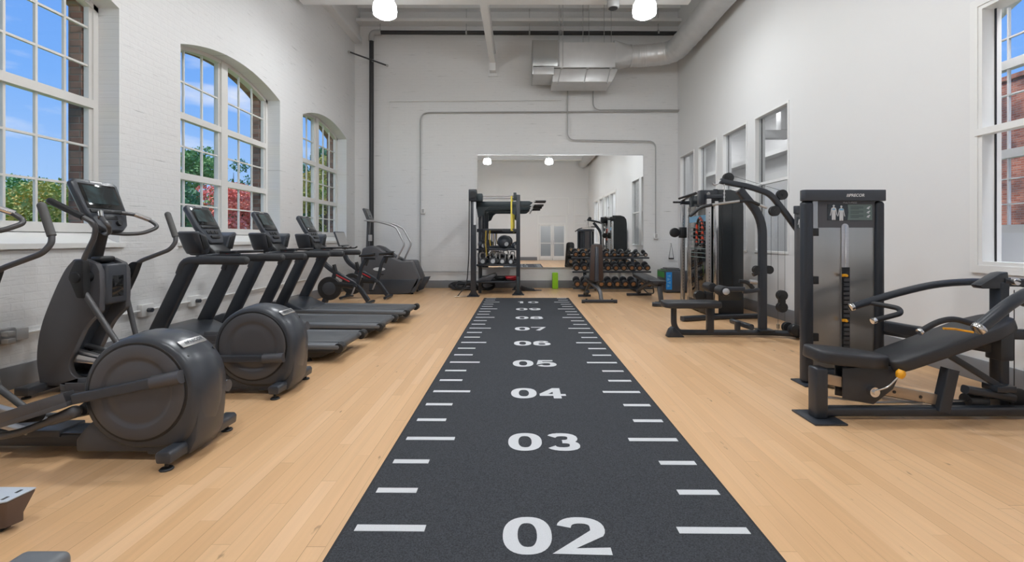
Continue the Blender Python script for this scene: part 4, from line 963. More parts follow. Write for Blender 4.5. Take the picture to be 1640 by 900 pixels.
t = thing('machine_foot_bar', 'rounded blue-grey foot bar just entering the bottom edge at the left', 'machine part', (-1.75, 1.60, 0))
MB().box(-1.80, -1.62, 1.20, 1.67, 0.03, 0.175).build('bar_body', 'deckside', t, bevel=0.03, seg=4)
MB().box(-1.78, -1.66, 1.24, 1.60, 0.0, 0.03).build('foot_pad', 'rubber', t)

# ================================================================== MULTI-PRESS MACHINE (right foreground)
t = thing('multi_press_machine', 'black multi-press weight machine with reclined pad and tall smoked weight tower', 'weight machine', (2.9, 3.8, 0))
# --- weight tower
TX0, TX1, TY0, TY1, TZ = 2.512, 3.265, 4.07, 4.40, 1.737
for x0_, x1_, xr_ in ((TX0+0.012, TX0+0.112, 2.80), (TX1-0.085, TX1-0.008, 3.05)):
    MB().box(x0_, x1_, TY0+0.01, TY0+0.09, 0.012, TZ-0.10).build('tower_column', 'steel_blk', t, bevel=0.030, seg=4)
    MB().box(x0_-0.03, x1_+0.03, TY0-0.06, TY0+0.16, 0.0, 0.014).build('foot_plate', 'steel_blk', t, bevel=0.005)
    MB().box(xr_-0.03, xr_+0.03, TY1-0.08, TY1-0.01, 0.012, TZ-0.10).build('rear_column', 'steel_blk', t, bevel=0.012)
cap = MB().prism([(TX0, TY0+0.02), (TX0+0.02, TY0-0.005), (TX1-0.02, TY0-0.005), (TX1, TY0+0.02), (TX1, TY0+0.09), (3.10, TY1), (2.76, TY1), (TX0+0.01, TY0+0.06)], TZ-0.10, TZ, 'z').build('tower_cap', 'char', t, bevel=0.006)
mb = MB(); precor_mark(mb, (TX0+0.455, TY0-0.0058, TZ-0.052), (1, 0, 0), (0, 0, 1), 0.036); mb.build('lettering', 'white', cap, label='white name lettering on the cap')
px0, px1 = TX0+0.135, TX1-0.09
pn = MB().box(px0-0.02, px1+0.01, TY0+0.045, TY0+0.055, 0.14, TZ-0.10)
pn = pn.build('front_panel', 'smoke', t)
MB().box(px0+0.03, px1+0.005, TY0+0.040, TY0+0.0452, 1.40, TZ-0.10).build('upper_band', 'char2', pn)
# chart
ch = MB().box(TX0+0.245, TX0+0.43, TY0+0.034, TY0+0.040, 1.468, 1.61).build('muscle_chart', 'chart', t, bevel=0.0)
MB().prism([(TX0+0.42, 1.468), (TX0+0.428, 1.54), (TX0+0.42, 1.607), (TX0+0.64, 1.607), (TX0+0.64, 1.468)], TY0+0.033, TY0+0.0385).build('instruction_panel', 'chart2', t)
def figure(mb, cx_, cz, h, y):
    s_ = h/1.8
    mb.lathe([(0.001, 0), (0.105*s_, 0.0), (0.105*s_, 0.002), (0.001, 0.002)], (cx_, y, cz+1.67*s_), (0, -1, 0), 14)
    half = [(0.045, 1.56), (0.09, 1.50), (0.23, 1.44), (0.27, 1.30), (0.30, 1.08), (0.36, 0.80), (0.40, 0.66), (0.34, 0.64), (0.27, 0.80), (0.22, 1.05), (0.19, 1.20), (0.17, 0.98), (0.20, 0.76), (0.19, 0.2), (0.02, 0.2), (0.0, 0.62)]
    pts = [(cx_+a*s_, cz+b*s_) for a, b in half]+[(cx_-a*s_, cz+b*s_) for a, b in reversed(half[:-1])]
    mb.prism(pts, y-0.0015, y)
mb = MB(); figure(mb, TX0+0.295, 1.452, 0.155, TY0+0.033); figure(mb, TX0+0.363, 1.445, 0.155, TY0+0.033); mb.build('body_figures', 'print_', ch)
mb = MB(); mb.box(TX0+0.345, TX0+0.381, TY0+0.0305, TY0+0.0312, 1.555, 1.57).box(TX0+0.283, TX0+0.307, TY0+0.0305, TY0+0.0312, 1.558, 1.57).build('highlighted_muscles', 'pblue', ch)
mb = MB()
for k in range(3):
    z = 1.588-k*0.038
    for j in range(3): mb.box(TX0+0.445, TX0+(0.56 if j < 2 else 0.52), TY0+0.0315, TY0+0.0322, z-0.010*j, z-0.010*j-0.0035)
mb.build('instruction_lines', 'chart', t)
mb = MB()
for k in range(3):
    z = 1.578-k*0.038
    mb.prism([(TX0+0.588, z-0.008), (TX0+0.60, z+0.006), (TX0+0.62, z+0.014), (TX0+0.622, z+0.006), (TX0+0.61, z-0.004), (TX0+0.612, z-0.014)], TY0+0.031, TY0+0.0325)
mb.build('pictogram', 'print_', t)
mb = MB(); add_text(mb, 'MULTI-PRESS', 0.022, (TX0+0.445, TY0+0.0385, 1.624), (1, 0, 0), (0, 0, 1), depth=0.001); mb.build('heading', 'print_', t)
# slot with weight stack
sx = px0+0.265
MB().prism([(sx+0.032*math.cos(a), 1.405+0.032*math.sin(a)) for a in [PI*k/10 for k in range(11)]]+[(sx-0.032, 0.16), (sx+0.032, 0.16)], TY0+0.036, TY0+0.044).build('stack_slot', 'silver', t)
MB().box(sx-0.004, sx+0.004, TY0+0.030, TY0+0.036, 1.05, 1.42).build('guide_rod', 'chrome', t)
MB().box(sx-0.032, sx+0.036, TY0+0.028, TY0+0.0358, 0.16, 1.045).build('stack_opening', 'blk', t)
mb = MB()
for k in range(19): mb.box(sx-0.022, sx+0.028, TY0+0.014, TY0+0.026, 0.20+k*0.040, 0.225+k*0.040)
mb.build('weight_plates', 'tube', t, bevel=0.0)
for z in (0.975, 0.575):
    MB().box(sx-0.045, sx-0.010, TY0+0.0, TY0+0.016, z-0.012, z+0.012).cyl((sx-0.03, TY0+0.01, z), (sx-0.03, TY0-0.03, z), 0.012).build('selector_pin', 'orange', t, bevel=0.002, label='amber selector pin')
mb = MB()
for z in (0.42, 0.93, 1.36): mb.box(px0-0.03, px0+0.02, TY0+0.02, TY0+0.044, z-0.035, z+0.035)
mb.build('hinge', 'blk', t, bevel=0.003)
MB().box(2.80, 3.05, TY1-0.03, TY1-0.02, 0.14, TZ-0.10).build('rear_panel', 'char2', t)
MB().prism([(TX0+0.10, TY0+0.06), (TX0+0.11, TY0+0.06), (2.81, TY1-0.03), (2.80, TY1-0.03)], 0.14, TZ-0.10, 'z').build('side_panel', 'blk', t)
MB().prism([(TX0+0.09, TY0+0.03), (TX1-0.06, TY0+0.03), (3.08, TY1-0.02), (2.77, TY1-0.02)], 0.03, 0.13, 'z').build('base_tray', 'steel_blk', t, bevel=0.01)
# --- seat frame
YS = 3.38                                      # centre line of the seat
w = lambda px, py, y=YS: W(px, py, y)
a_, b_ = w(1313, 668, 3.30), w(1600, 671, 3.30)
MB().bar([(a_.x-0.01, 3.32, 0.055), (3.60, 3.32, 0.055), (4.05, 3.32, 0.055)], 0.075, 0.065, up=(0, 1, 0)).build('base_rail', 'steel_blk', t)
MB().bar([(2.95, 3.75, 0.055), (3.35, 3.40, 0.055)], 0.07, 0.06, up=(0, 1, 0)).bar([(2.60, 4.1, 0.055), (2.95, 3.75, 0.055)], 0.07, 0.06).build('cross_rail', 'steel_blk', t)
MB().bar([(2.55, 4.06, 0.04), (2.35, 3.62, 0.04)], 0.04, 0.03).build('brace', 'steel_blk', t) if False else None
p0 = w(1313, 672, 3.30)
MB().box(p0.x-0.045, p0.x+0.045, 3.27, 3.37, 0.01, 0.375).build('front_post', 'steel_blk', t, bevel=0.015, seg=3)
MB().box(p0.x-0.11, p0.x+0.12, 3.18, 3.46, 0.0, 0.014).prism([(p0.x+0.04, 0.02), (p0.x+0.04, 0.11), (p0.x+0.12, 0.02)], 3.315, 3.325).build('foot_plate', 'steel_blk', t, bevel=0.004)
q0, q1 = w(1506, 655, 3.30), w(1517, 612, 3.30)
MB().bar([(q0.x, 3.30, 0.06), (q1.x+0.02, 3.30, 0.365)], 0.075, 0.085, rnd=0.15).build('mid_post', 'steel_blk', t)
m0, m1 = w(1324, 607, 3.30), w(1510, 648, 3.30)
MB().bar([(p0.x+0.04, 3.32, 0.29), (q0.x, 3.32, 0.135)], 0.035, 0.075, rnd=0.1).build('seat_track', 'beige', t, label='pale bare-steel seat track')
MB().tube([(p0.x+0.03, 3.34, 0.15), (p0.x+0.45, 3.36, 0.10), (q0.x+0.4, 3.40, 0.10)], 0.008, 0).build('cable', 'silver', t)
MB().tube([(q0.x+0.05, 3.34, 0.12), (3.62, 3.40, 0.12)], 0.004, 0).build('cable', 'blk', t)
mb = MB()
for f_ in (0.42, 0.6, 0.83):
    q_ = Vector((p0.x+0.04, 3.301, 0.29)).lerp(Vector((q0.x, 3.301, 0.135)), f_); mb.cyl(q_, q_-Vector((0, 0.004, 0)), 0.011, n=12)
mb.build('track_holes', 'blk', t)
# seat carriage under the cushion
car = P_ = [(p0.x+0.16, 0.37), (p0.x+0.60, 0.39), (p0.x+0.52, 0.22), (p0.x+0.38, 0.11), (p0.x+0.16, 0.15)]
MB().prism(car, 3.29, 3.30).prism(car, 3.37, 3.38).box(p0.x+0.2, p0.x+0.5, 3.30, 3.37, 0.33, 0.37).build('seat_carriage', 'steel_blk', t, bevel=0.003)
MB().cyl((p0.x+0.36, 3.29, 0.21), (p0.x+0.36, 3.25, 0.21), 0.035).cyl((p0.x+0.36, 3.25, 0.21), (p0.x+0.36, 3.235, 0.21), 0.018).tube([(p0.x+0.36, 3.25, 0.22), (p0.x+0.44, 3.24, 0.25), (p0.x+0.52, 3.24, 0.33)], 0.007, 0.03).build('adjustment_lever', 'chrome', t)
MB().lathe([(0.018, 0), (0.028, 0.02), (0.030, 0.04), (0.020, 0.06)], (p0.x+0.52, 3.24, 0.315), (0.35, 0, 0.9), 16).build('amber_knob', 'orange', t, label='amber knob')
# seat cushion and back pad
def cushion(mb, c, U, V, outline, th, r=0.018):
    U, V = Vector(U).normalized(), Vector(V).normalized(); Wn = U.cross(V); c = Vector(c)
    R = []
    for k, (sc, z) in enumerate(((0.95, -th/2), (0.985, -th/2+0.006), (1.0, -th/2+0.02), (1.0, th/2-0.02), (0.985, th/2-0.006), (0.95, th/2))):
        R.append([c+U*(a*(1-(1-sc)*0.5))+V*(b*sc)+Wn*z for a, b in outline])
    mb.loft(R); return mb
so = smooth_outline([(-0.27, -0.15), (0.10, -0.16), (0.27, -0.08), (0.27, 0.08), (0.10, 0.16), (-0.27, 0.15)])
d_ = Vector((1, 0, -0.10)).normalized()
cushion(MB(), (2.405, YS, 0.432), d_, (0, 1, 0), so, 0.085).build('seat_cushion', 'pad', t, sharp=70)
bo_ = smooth_outline([(-0.50, -0.15), (0.30, -0.165), (0.46, -0.11), (0.46, 0.11), (0.30, 0.165), (-0.50, 0.15)])
d_ = Vector((0.93, 0, 0.33)).normalized()
bp_ = cushion(MB(), (3.13, YS, 0.545), d_, (0, 1, 0), bo_, 0.085).build('back_pad', 'pad', t, sharp=70)
n_ = d_.cross(Vector((0, 1, 0))); n_ = n_ if n_.z > 0 else -n_
MB().bar([Vector((2.66, YS, 0.37)), Vector((3.10, YS, 0.50)), Vector((3.45, YS, 0.62))], 0.06, 0.05).build('pad_bracket', 'steel_blk', t)
MB().bar([Vector((3.10, 3.35, 0.47)), Vector((3.52, 3.35, 0.21))], 0.03, 0.045).cyl((3.06, 3.32, 0.49), (3.06, 3.42, 0.49), 0.025).build('recline_strut', 'steel_blk', t)
MB().box(3.44, 3.58, 3.30, 3.42, 0.19, 0.235).build('strut_bracket', 'steel_blk', t, bevel=0.006)
MB().bar([(3.25, 3.35, 0.20), (3.62, 3.37, 0.13)], 0.06, 0.06, rnd=0.3).build('rear_arm', 'steel_blk', t)
MB().cyl((3.30, 3.40, 0.10), (3.44, 3.40, 0.10), 0.055).build('pulley_wheel', 'blk', t, bevel=0.01)
# side handles of the back pad
for y0_, s in ((YS-0.17, -1),):
    MB().tube([(2.81, y0_, 0.655), (2.93, y0_, 0.722), (3.04, y0_, 0.742), (3.18, y0_, 0.70)], 0.020, 0.1, 14).build('pad_handle', 'rubber', t)
    MB().cyl((2.81, y0_, 0.655), (2.79, y0_, 0.643), 0.024, n=18).build('handle_end', 'chrome', t, bevel=0.003)
    MB().cyl((3.175, y0_, 0.702), (3.197, y0_, 0.692), 0.024, n=18).build('handle_end', 'chrome', t, bevel=0.003, label='chrome handle end')
MB().bar([W(1511, 526, 3.27), W(1530, 527, 3.25), W(1558, 532, 3.22)], 0.026, 0.014, rnd=0.45, up=(0, 1, 0)).build('amber_lever', 'orange', t, label='amber release lever')
# upright and horizontal braces
MB().box(3.545, 3.615, 3.38, 3.47, 0.02, 0.98).build('upright', 'steel_blk', t, bevel=0.012)
MB().box(3.532, 3.628, 3.365, 3.485, 0.40, 0.62).build('upright_sleeve', 'steel_blk', t, bevel=0.008)
MB().bar([(3.57, 3.41, 0.50), (3.28, 4.12, 0.50)], 0.05, 0.12, up=(1, 0, 0)).bar([(3.57, 3.45, 0.34+0.16), (3.1, 3.9, 0.56)], 0.05, 0.09, up=(1, 0, 0)).build('horizontal_brace', 'steel_blk', t)
MB().prism([(3.40, 0.955), (3.55, 1.045), (3.605, 1.055), (3.62, 0.93), (3.42, 0.93)], 3.385, 3.465).build('pivot_bracket', 'steel_blk', t, bevel=0.006)
MB().cyl((3.64, 3.35, 0.985), (3.64, 3.48, 0.985), 0.026).build('pivot_cap', 'chrome', t, bevel=0.004)
MB().cyl((3.68, 3.38, 0.12), (3.68, 3.42, 0.12), 0.075, n=24).build('pulley_wheel', 'blk', t, bevel=0.004)
MB().tube([(3.665, 3.40, 0.16), (3.665, 3.40, 0.92)], 0.003, 0).build('cable', 'blk', t)
MB().cyl((3.86, 3.36, 0.66), (3.86, 3.44, 0.66), 0.075, n=24).cyl((3.78, 3.36, 0.86), (3.78, 3.44, 0.86), 0.07, n=24).build('pulley_wheel', 'blk', t, bevel=0.01)
MB().bar([(3.60, 3.42, 0.59), (4.08, 3.42, 0.58)], 0.06, 0.075).box(4.0, 4.10, 3.36, 3.48, 0.02, 0.75).build('rear_frame', 'steel_blk', t, bevel=0.006)
# press arms: a yoke around the seat
fa = [W(1366, 491, 3.78), W(1440, 468, 3.78), W(1502, 454, 3.78), W(1560, 451, 3.78), Vector((3.88, 3.76, 0.94)), Vector((3.97, 3.62, 0.95))]
na = [W(1570, 524, 2.82), Vector((3.09, 2.82, 0.965)), Vector((3.50, 2.86, 1.05)), Vector((3.88, 3.05, 1.02)), Vector((3.97, 3.25, 0.96))]
arm = MB().tube(fa, 0.030, 0.18, 16).build('press_arm', 'steel_blk', t)
MB().cyl(fa[0], fa[0]-(fa[1]-fa[0]).normalized()*0.028, 0.034, 0.031, n=20).build('arm_end', 'chrome', arm, bevel=0.004)
MB().tube([fa[0]+Vector((0.13, 0, 0.035)), fa[0]+Vector((0.25, -0.16, 0.01)), fa[0]+Vector((0.215, -0.22, -0.02)), fa[0]+Vector((0.0, -0.24, -0.07))], 0.020, 0.07, 14).build('press_grip', 'rubber', arm)
MB().cyl(fa[0]+Vector((0.0, -0.24, -0.07)), fa[0]+Vector((-0.03, -0.243, -0.077)), 0.023, n=18).build('grip_end', 'chrome', arm, bevel=0.003)
arm = MB().tube(na, 0.036, 0.18, 16).build('press_arm', 'steel_blk', t)
MB().cyl(na[0], na[0]-(na[1]-na[0]).normalized()*0.03, 0.040, 0.037, n=20).build('arm_end', 'chrome', arm, bevel=0.004)
MB().tube([Vector((3.97, 3.25, 0.96)), Vector((3.98, 3.42, 0.955)), Vector((3.97, 3.62, 0.95))], 0.034, 0.1, 14).bar([(3.98, 3.42, 0.955), (3.58, 3.41, 0.985)], 0.06, 0.06).build('yoke', 'steel_blk', t)

# ================================================================== LAT PULLDOWN / LOW ROW
t = thing('lat_pulldown_machine', 'black lat pulldown and row machine with long bar hanging from its boom', 'weight machine', (3.2, 6.1, 0))
Y = 6.1; w = lambda px, py, y=Y: W(px, py, y)
def wp(lst, y=Y): return [W(a, b, y) for a, b in lst]
g = lambda x, z, y=Y: Vector((x, y, z))
MB().tube([w(1079, 490), w(1079, 520), g(w(1086, 0).x, 0.06), g(w(1110, 0).x, 0.055), g(3.05, 0.055), g(3.35, 0.055), g(3.75, 0.055, 5.92)], 0.038, 0.22, 14).build('base_rail', 'steel_blk', t)
a = w(1079, 530); MB().prism([(a.x-0.10, 0.0), (a.x-0.06, 0.10), (a.x-0.01, 0.14), (a.x+0.10, 0.03), (a.x+0.13, 0.0)], Y-0.06, Y+0.06).build('foot', 'steel_blk', t, bevel=0.01)
a = w(1137, 500); MB().box(a.x-0.045, a.x+0.045, Y-0.04, Y+0.04, 0.06, 0.42).build('seat_post', 'steel_blk', t, bevel=0.015)
so = smooth_outline([(-0.38, -0.17), (0.38, -0.17), (0.38, 0.17), (-0.38, 0.17)])
a = w(1106, 490); cushion(MB(), (a.x, Y, 0.435), (1, 0, 0), (0, 1, 0), so, 0.075).build('seat_cushion', 'pad', t, sharp=70)
MB().bar([g(w(1181, 0).x, 0.06), g(w(1181, 0).x, 0.20)], 0.07, 0.06).bar([W(1172, 514, 6.45), W(1204, 524, 5.85)], 0.075, 0.06, up=(0, 0, 1), rnd=0.45).build('foot_rest', 'steel_blk', t)
MB().bar([g(w(1221, 0).x, 0.05), g(w(1221, 0).x, 1.58), w(1184, 304)], 0.075, 0.105, bend=0.22, rnd=0.3).build('upright', 'steel_blk', t)
MB().box(w(1212, 0).x, w(1236, 0).x, Y-0.09, Y+0.09, 0.085, 0.10).build('upright_foot', 'steel_blk', t, bevel=0.003)
MB().bar(wp([(1154, 290), (1200, 299), (1233, 310), (1254, 336), (1278, 369)]), 0.065, 0.075, bend=0.09, rnd=0.3).build('boom', 'steel_blk', t)
MB().tube([w(1160, 288), w(1152, 290), w(1149, 295), w(1143, 296), w(1141, 293)], 0.012, 0.03).build('hook', 'silver', t)
def pulley(px, py, r=0.068, y=Y, name='pulley_wheel'):
    c = w(px, py, y); MB().lathe([(0.02, -0.03), (r, -0.028), (r, -0.012), (r*0.82, -0.006), (r*0.82, 0.006), (r, 0.012), (r, 0.028), (0.02, 0.03)], c, (0, 1, 0), 28).lathe([(0.018, -0.036), (0.018, 0.036)], c, (0, 1, 0), 12).build(name, 'blk', t)
for p in ((1166, 285), (1252, 312), (1240, 338), (1252, 473), (1252, 492), (1261, 524)): pulley(*p)
pulley(1231, 432, 0.055); pulley(1212, 432, 0.055)
MB().box(w(1248, 0).x, w(1256, 0).x, Y-0.035, Y+0.035, w(0, 492).z, w(0, 473).z).build('pulley_plate', 'blk', t)
def cable(*pts, y=Y, r=0.0025): return MB().tube([w(a, b, y) for a, b in pts], r, 0).build('cable', 'tube', t)
cable((1168, 280), (1250, 305)); cable((1235, 338), (1235, 430)); cable((1246, 492), (1246, 530)); cable((1257, 316), (1257, 520)); cable((1246, 340), (1246, 470))
MB().cyl(w(1246, 519), w(1246, 526), 0.02).build('cable_clip', 'beige', t)
mb = MB()
for k in range(9):
    a = w(1160, 297+k*3.1); mb.lathe([(0.010, -0.004), (0.014, 0.0), (0.010, 0.004)], a, ((0, 1, 0), (1, 0, 0))[k % 2], 10)
mb.tube([w(1160, 290), W(1160, 325, 5.95)], 0.004, 0).build('chain', 'silver', t)
bar = MB().tube([W(1140, 328, 5.95), W(1162, 325, 5.95), W(1184, 322, 5.95)], 0.017, 0.02, 14).build('lat_bar', 'silver', t)
for g_ in ([(1105, 346), (1122, 332), (1140, 328)], [(1184, 322), (1203, 322), (1216, 328)]): MB().tube([W(a, b, 5.95) for a, b in g_], 0.021, 0.06, 14).build('bar_grip', 'rubber', bar)
MB().tube([W(1216, 328, 5.95), W(1228, 333, 5.95)], 0.017, 0).build('bar_tip', 'silver', bar)
# thigh rollers and arm
for yy in (Y-0.24, Y+0.24):
    c = W(1163 if yy < Y else 1145, 466 if yy < Y else 460, Y); 
for p__ in (W(1163, 467, 5.85), W(1142, 461, 6.22)): MB().lathe([(0.03, 0), (0.062, 0.01), (0.066, 0.03), (0.066, 0.20), (0.062, 0.22), (0.03, 0.23)], p__, (0, 1, 0), 28).build('thigh_roller', 'rubber', t)
MB().cyl(W(1163, 467, 5.85), W(1163, 467, 5.835), 0.042, n=24).build('roller_cap', 'silver', t, bevel=0.004, label='silver roller cap')
MB().tube([W(1163, 467, 5.86), W(1142, 461, 6.4)], 0.016, 0).bar([W(1155, 463, 6.08), W(1192, 463, 6.08)], 0.05, 0.06).bar(wp([(1190, 467), (1218, 464)]), 0.05, 0.055).build('roller_arm', 'steel_blk', t)
MB().bar(wp([(1184, 450), (1198, 452), (1206, 462)]), 0.04, 0.05, bend=0.06).build('adjuster', 'blk', t)
MB().cyl(w(1200, 451), w(1212, 452), 0.032, n=18).build('adjuster_knob', 'silver', t, bevel=0.006)
MB().bar(wp([(1206, 440), (1224, 432)]), 0.05, 0.05).build('handle_bracket', 'blk', t)
# weight tower behind
tx0, tx1, ty0, ty1 = 3.595, 4.14, 6.0, 6.45
plan = lambda o: [(tx0+o, ty0+0.03), (tx0+o+0.02, ty0+o), (tx1-o-0.02, ty0+o), (tx1-o, ty0+0.03), (tx1-o, ty1-o), (3.90, ty1-o)]
MB().prism(plan(0.0), 1.63, 1.735, 'z').build('tower_cap', 'char', t, bevel=0.008)
MB().prism(plan(0.012), 0.10, 1.63, 'z').build('tower_body', 'char2', t, bevel=0.008)
MB().prism(plan(0.02), 0.0, 0.10, 'z').build('tower_base', 'steel_blk', t, bevel=0.01)
c_ = MB().box(tx0+0.03, tx0+0.25, ty0+0.004, ty0+0.0115, 1.44, 1.585).build('muscle_chart', 'chart', t)
mb = MB(); figure(mb, tx0+0.075, 1.43, 0.155, ty0+0.003); figure(mb, tx0+0.145, 1.43, 0.155, ty0+0.003); mb.build('body_figures', 'print_', c_)
MB().box(3.56, 3.66, 5.83, 5.97, 0.06, 0.16).cyl((3.54, 5.86, 0.13), (3.54, 5.96, 0.13), 0.075).build('low_pulley_housing', 'blk', t, bevel=0.02)

# ================================================================== CABLE CROSSOVER (functional trainer)
t = thing('cable_trainer', 'tall dark cable machine with silver columns and red rope hanging on it', 'weight machine', (3.4, 8.0, 0))
X0, X1, Y0, Y1, Z = 3.17, 3.66, 7.50, 8.62, 2.11
prof = [(X0, 0.16), (X0, Z), (X0+0.28, Z), (X0+0.40, Z-0.04), (X0+0.47, Z-0.13), (X1, Z-0.28), (X1, 0.22), (X1-0.03, 0.16)]
for ya, yb in ((Y0, Y0+0.06), (Y1-0.06, Y1)): MB().prism(prof, ya, yb).build('end_shroud', 'shroud', t, bevel=0.012)
prof2 = [(X0+0.04, 0.16), (X0+0.04, Z-0.02), (X0+0.28, Z-0.02), (X0+0.44, Z-0.12), (X1-0.03, Z-0.28), (X1-0.03, 0.18)]
MB().prism(prof2, Y0+0.06, Y1-0.06).build('rear_cover', 'shroud', t)
MB().box(X0-0.005, X0+0.06, Y0-0.012, Y0+0.02, 0.30, Z+0.005).box(X0+0.13, X0+0.14, Y0-0.004, Y0, 0.5, Z-0.2).box(X0+0.30, X0+0.31, Y0-0.004, Y0, 0.5, Z-0.2).build('trim_strip', 'blk', t, bevel=0.003)
MB().box(X0-0.02, X0, Y0+0.06, Y1-0.06, 0.22, Z-0.22).build('front_window', 'glsblk', t, bevel=0.003)
MB().box(X0-0.024, X0-0.019, Y0+0.12, Y1-0.10, 1.60, 1.71).build('instruction_panel', 'pblue', t)
mb = MB()
for k in range(8): mb.box(X0-0.023, X0-0.019, Y0+0.14, Y1-0.14, 1.50-k*0.075, 1.515-k*0.075)
mb.build('chart_lines', 'chart2', t)
MB().box(X0-0.01, X1, Y0-0.01, Y1+0.01, 0.02, 0.30).build('base_housing', 'blk', t, bevel=0.02)
MB().box(X0-0.22, X0+0.06, Y0-0.02, Y0+0.14, Z-0.24, Z-0.01).build('head_bracket', 'steel_blk', t, bevel=0.01)
mb = MB()
for k in range(3): mb.cyl((X0-0.10, Y0-0.025, Z-0.09-k*0.06), (X0-0.10, Y0-0.018, Z-0.09-k*0.06), 0.010)
mb.build('bolt', 'silver', t)
for yy in (7.42, 8.60):
    MB().box(X0-0.155, X0-0.085, yy-0.035, yy+0.035, 0.08, Z-0.16).build('silver_column', 'silver', t, bevel=0.008)
    mb = MB()
    for k in range(26): mb.cyl((X0-0.12, yy-0.036, 0.35+k*0.055), (X0-0.12, yy-0.034, 0.35+k*0.055), 0.007, n=8)
    mb.build('column_holes', 'blk', t)
    MB().box(X0-0.03, X0+0.03, yy-0.03, yy+0.03, 0.1, Z-0.2).build('chrome_post', 'chrome', t, bevel=0.004)
    MB().bar([(X0-0.16, yy, Z-0.13), (X0+0.10, yy, Z-0.13)], 0.07, 0.07).build('column_head', 'steel_blk', t)
    MB().box(X0-0.18, X0-0.06, yy-0.06, yy+0.06, 1.32 if yy > 8 else 0.30, 1.52 if yy > 8 else 0.46).build('carriage', 'blk', t, bevel=0.01)
    zc = 1.42 if yy > 8 else 0.38
    MB().lathe([(0.03, -0.05), (0.085, -0.04), (0.09, 0), (0.085, 0.04), (0.03, 0.05)], (X0-0.27, yy, zc), (0, 1, 0), 24).build('swivel_pulley', 'blk', t)
    MB().bar([(X0-0.24, yy, zc), (X0-0.10, yy, zc)], 0.05, 0.07).build('pulley_arm', 'blk', t)
MB().tube([(X0-0.12, 7.42, Z-0.08), (X0-0.12, 7.9, Z+0.0), (X0-0.12, 8.6, Z-0.08)], 0.03, 0.2).build('top_tube', 'chrome', t)
MB().tube([(X0-0.30, 8.60, Z-0.12), (X0-0.10, 8.60, Z-0.12)], 0.018, 0).tube([(X0-0.18, 7.8, Z-0.03), (X0-0.22, 8.5, Z-0.06)], 0.02, 0).build('pull_up_grip', 'rubber', t)
MB().bar([(X0-0.62, 7.22, 0.045), (X0+0.05, 7.42, 0.045), (X1+0.28, 7.50, 0.045)], 0.10, 0.07, bend=0.2, up=(0, 1, 0)).bar([(X0-0.62, 8.85, 0.045), (X0+0.05, 8.68, 0.045), (X1+0.20, 8.62, 0.045)], 0.10, 0.07, bend=0.2).build('base_rail', 'steel_blk', t)
MB().box(X0-0.10, X0+0.02, 7.40, 7.46, 0.06, 0.30).build('post_foot', 'steel_blk', t, bevel=0.01)
MB().lathe([(0.001, 0.0), (0.13, 0.0), (0.11, 0.04), (0.02, 0.09)], (X0+0.30, Y0+0.0, 0.72), (0, -1, 0), 20).build('bottle_pocket', 'char', t) if False else None
# rope hung on the machine
def rope(name, label, cat, x, y, z, m='ruler'):
    r = thing(name, label, cat, (x, y, z))
    mb = MB(); mk = MB()
    for s in (-1, 1):
        pts = [Vector((x, y+s*0.02, z)), Vector((x, y+s*0.07, z-0.03)), Vector((x, y+s*0.13, z-0.13)), Vector((x, y+s*0.13, z-0.42))]
        pp = fillet(pts, 0.08)
        mb.tube(pp, 0.021, 0, 10)
        mk.ball(pts[-1]-Vector((0, 0, 0.03)), (0.035, 0.035, 0.04), 14, 8)
        tot = 0
    mb.build('rope_strand', M['ropemat'], r); mk.build('stopper', 'rubber', r)
    MB().lathe([(0.014, -0.01), (0.028, -0.01), (0.028, 0.01), (0.014, 0.01)], (x, y, z+0.01), (1, 0, 0), 18).build('ring', 'silver', r)
    return r
m = bpy.data.materials.new('red_black_rope'); m.use_nodes = True; tt = m.node_tree; p_ = tt.nodes['Principled BSDF']
tcn = N(tt, 'ShaderNodeTexCoord'); wv = N(tt, 'ShaderNodeTexWave', bands_direction='DIAGONAL'); wv.inputs['Scale'].default_value = 7; wv.inputs['Distortion'].default_value = 1
tt.links.new(tcn.outputs['Object'], wv.inputs['Vector']); r_ = N(tt, 'ShaderNodeValToRGB'); r_.color_ramp.elements[0].position = 0.45; r_.color_ramp.elements[1].position = 0.5
r_.color_ramp.elements[0].color = (0.02, 0.02, 0.02, 1); r_.color_ramp.elements[1].color = (0.62, 0.07, 0.03, 1)
tt.links.new(wv.outputs['Fac'], r_.inputs[0]); tt.links.new(r_.outputs[0], p_.inputs['Base Color']); M['ropemat'] = m
rope('cable_rope', 'red and black rope handle hanging on the front of the tall cable machine', 'rope handle', X0-0.055, 7.95, 1.66)

# ================================================================== DUMBBELL RACK
YR = 11.55
t = thing('dumbbell_rack', 'black three-tier dumbbell rack under the mirror', 'rack', (2.3, YR, 0))
xs0, xs1 = 1.30, 3.26
TIER = [(0.155, 11.36, 0.05), (0.545, 11.52, 0.05), (0.885, 11.68, 0.04)]
for z, y, dz in TIER:
    mb = MB()
    for k in (-1, 1):
        mb.prism([(y+k*0.09-0.03, z-0.045+k*0.03), (y+k*0.09+0.03, z-0.025+k*0.03), (y+k*0.09+0.03, z-0.010+k*0.03), (y+k*0.09-0.03, z-0.03+k*0.03)], xs0, xs1, 'x')
    mb.box(xs0, xs1, y-0.125, y-0.115, z-0.085, z-0.045)
    mb.build('shelf_rail', 'steel_blk', t, bevel=0.003)
for x in (1.62, 2.86):
    MB().bar([(x, 11.30, 0.10), (x, 11.80, 0.95)], 0.08, 0.06, up=(1, 0, 0)).build('upright', 'steel_blk', t)
    MB().bar([(x, 11.06, 0.035), (x, 11.95, 0.035)], 0.08, 0.06, up=(1, 0, 0)).box(x-0.05, x+0.05, 11.02, 11.10, 0.0, 0.06).build('foot', 'steel_blk', t, bevel=0.004)
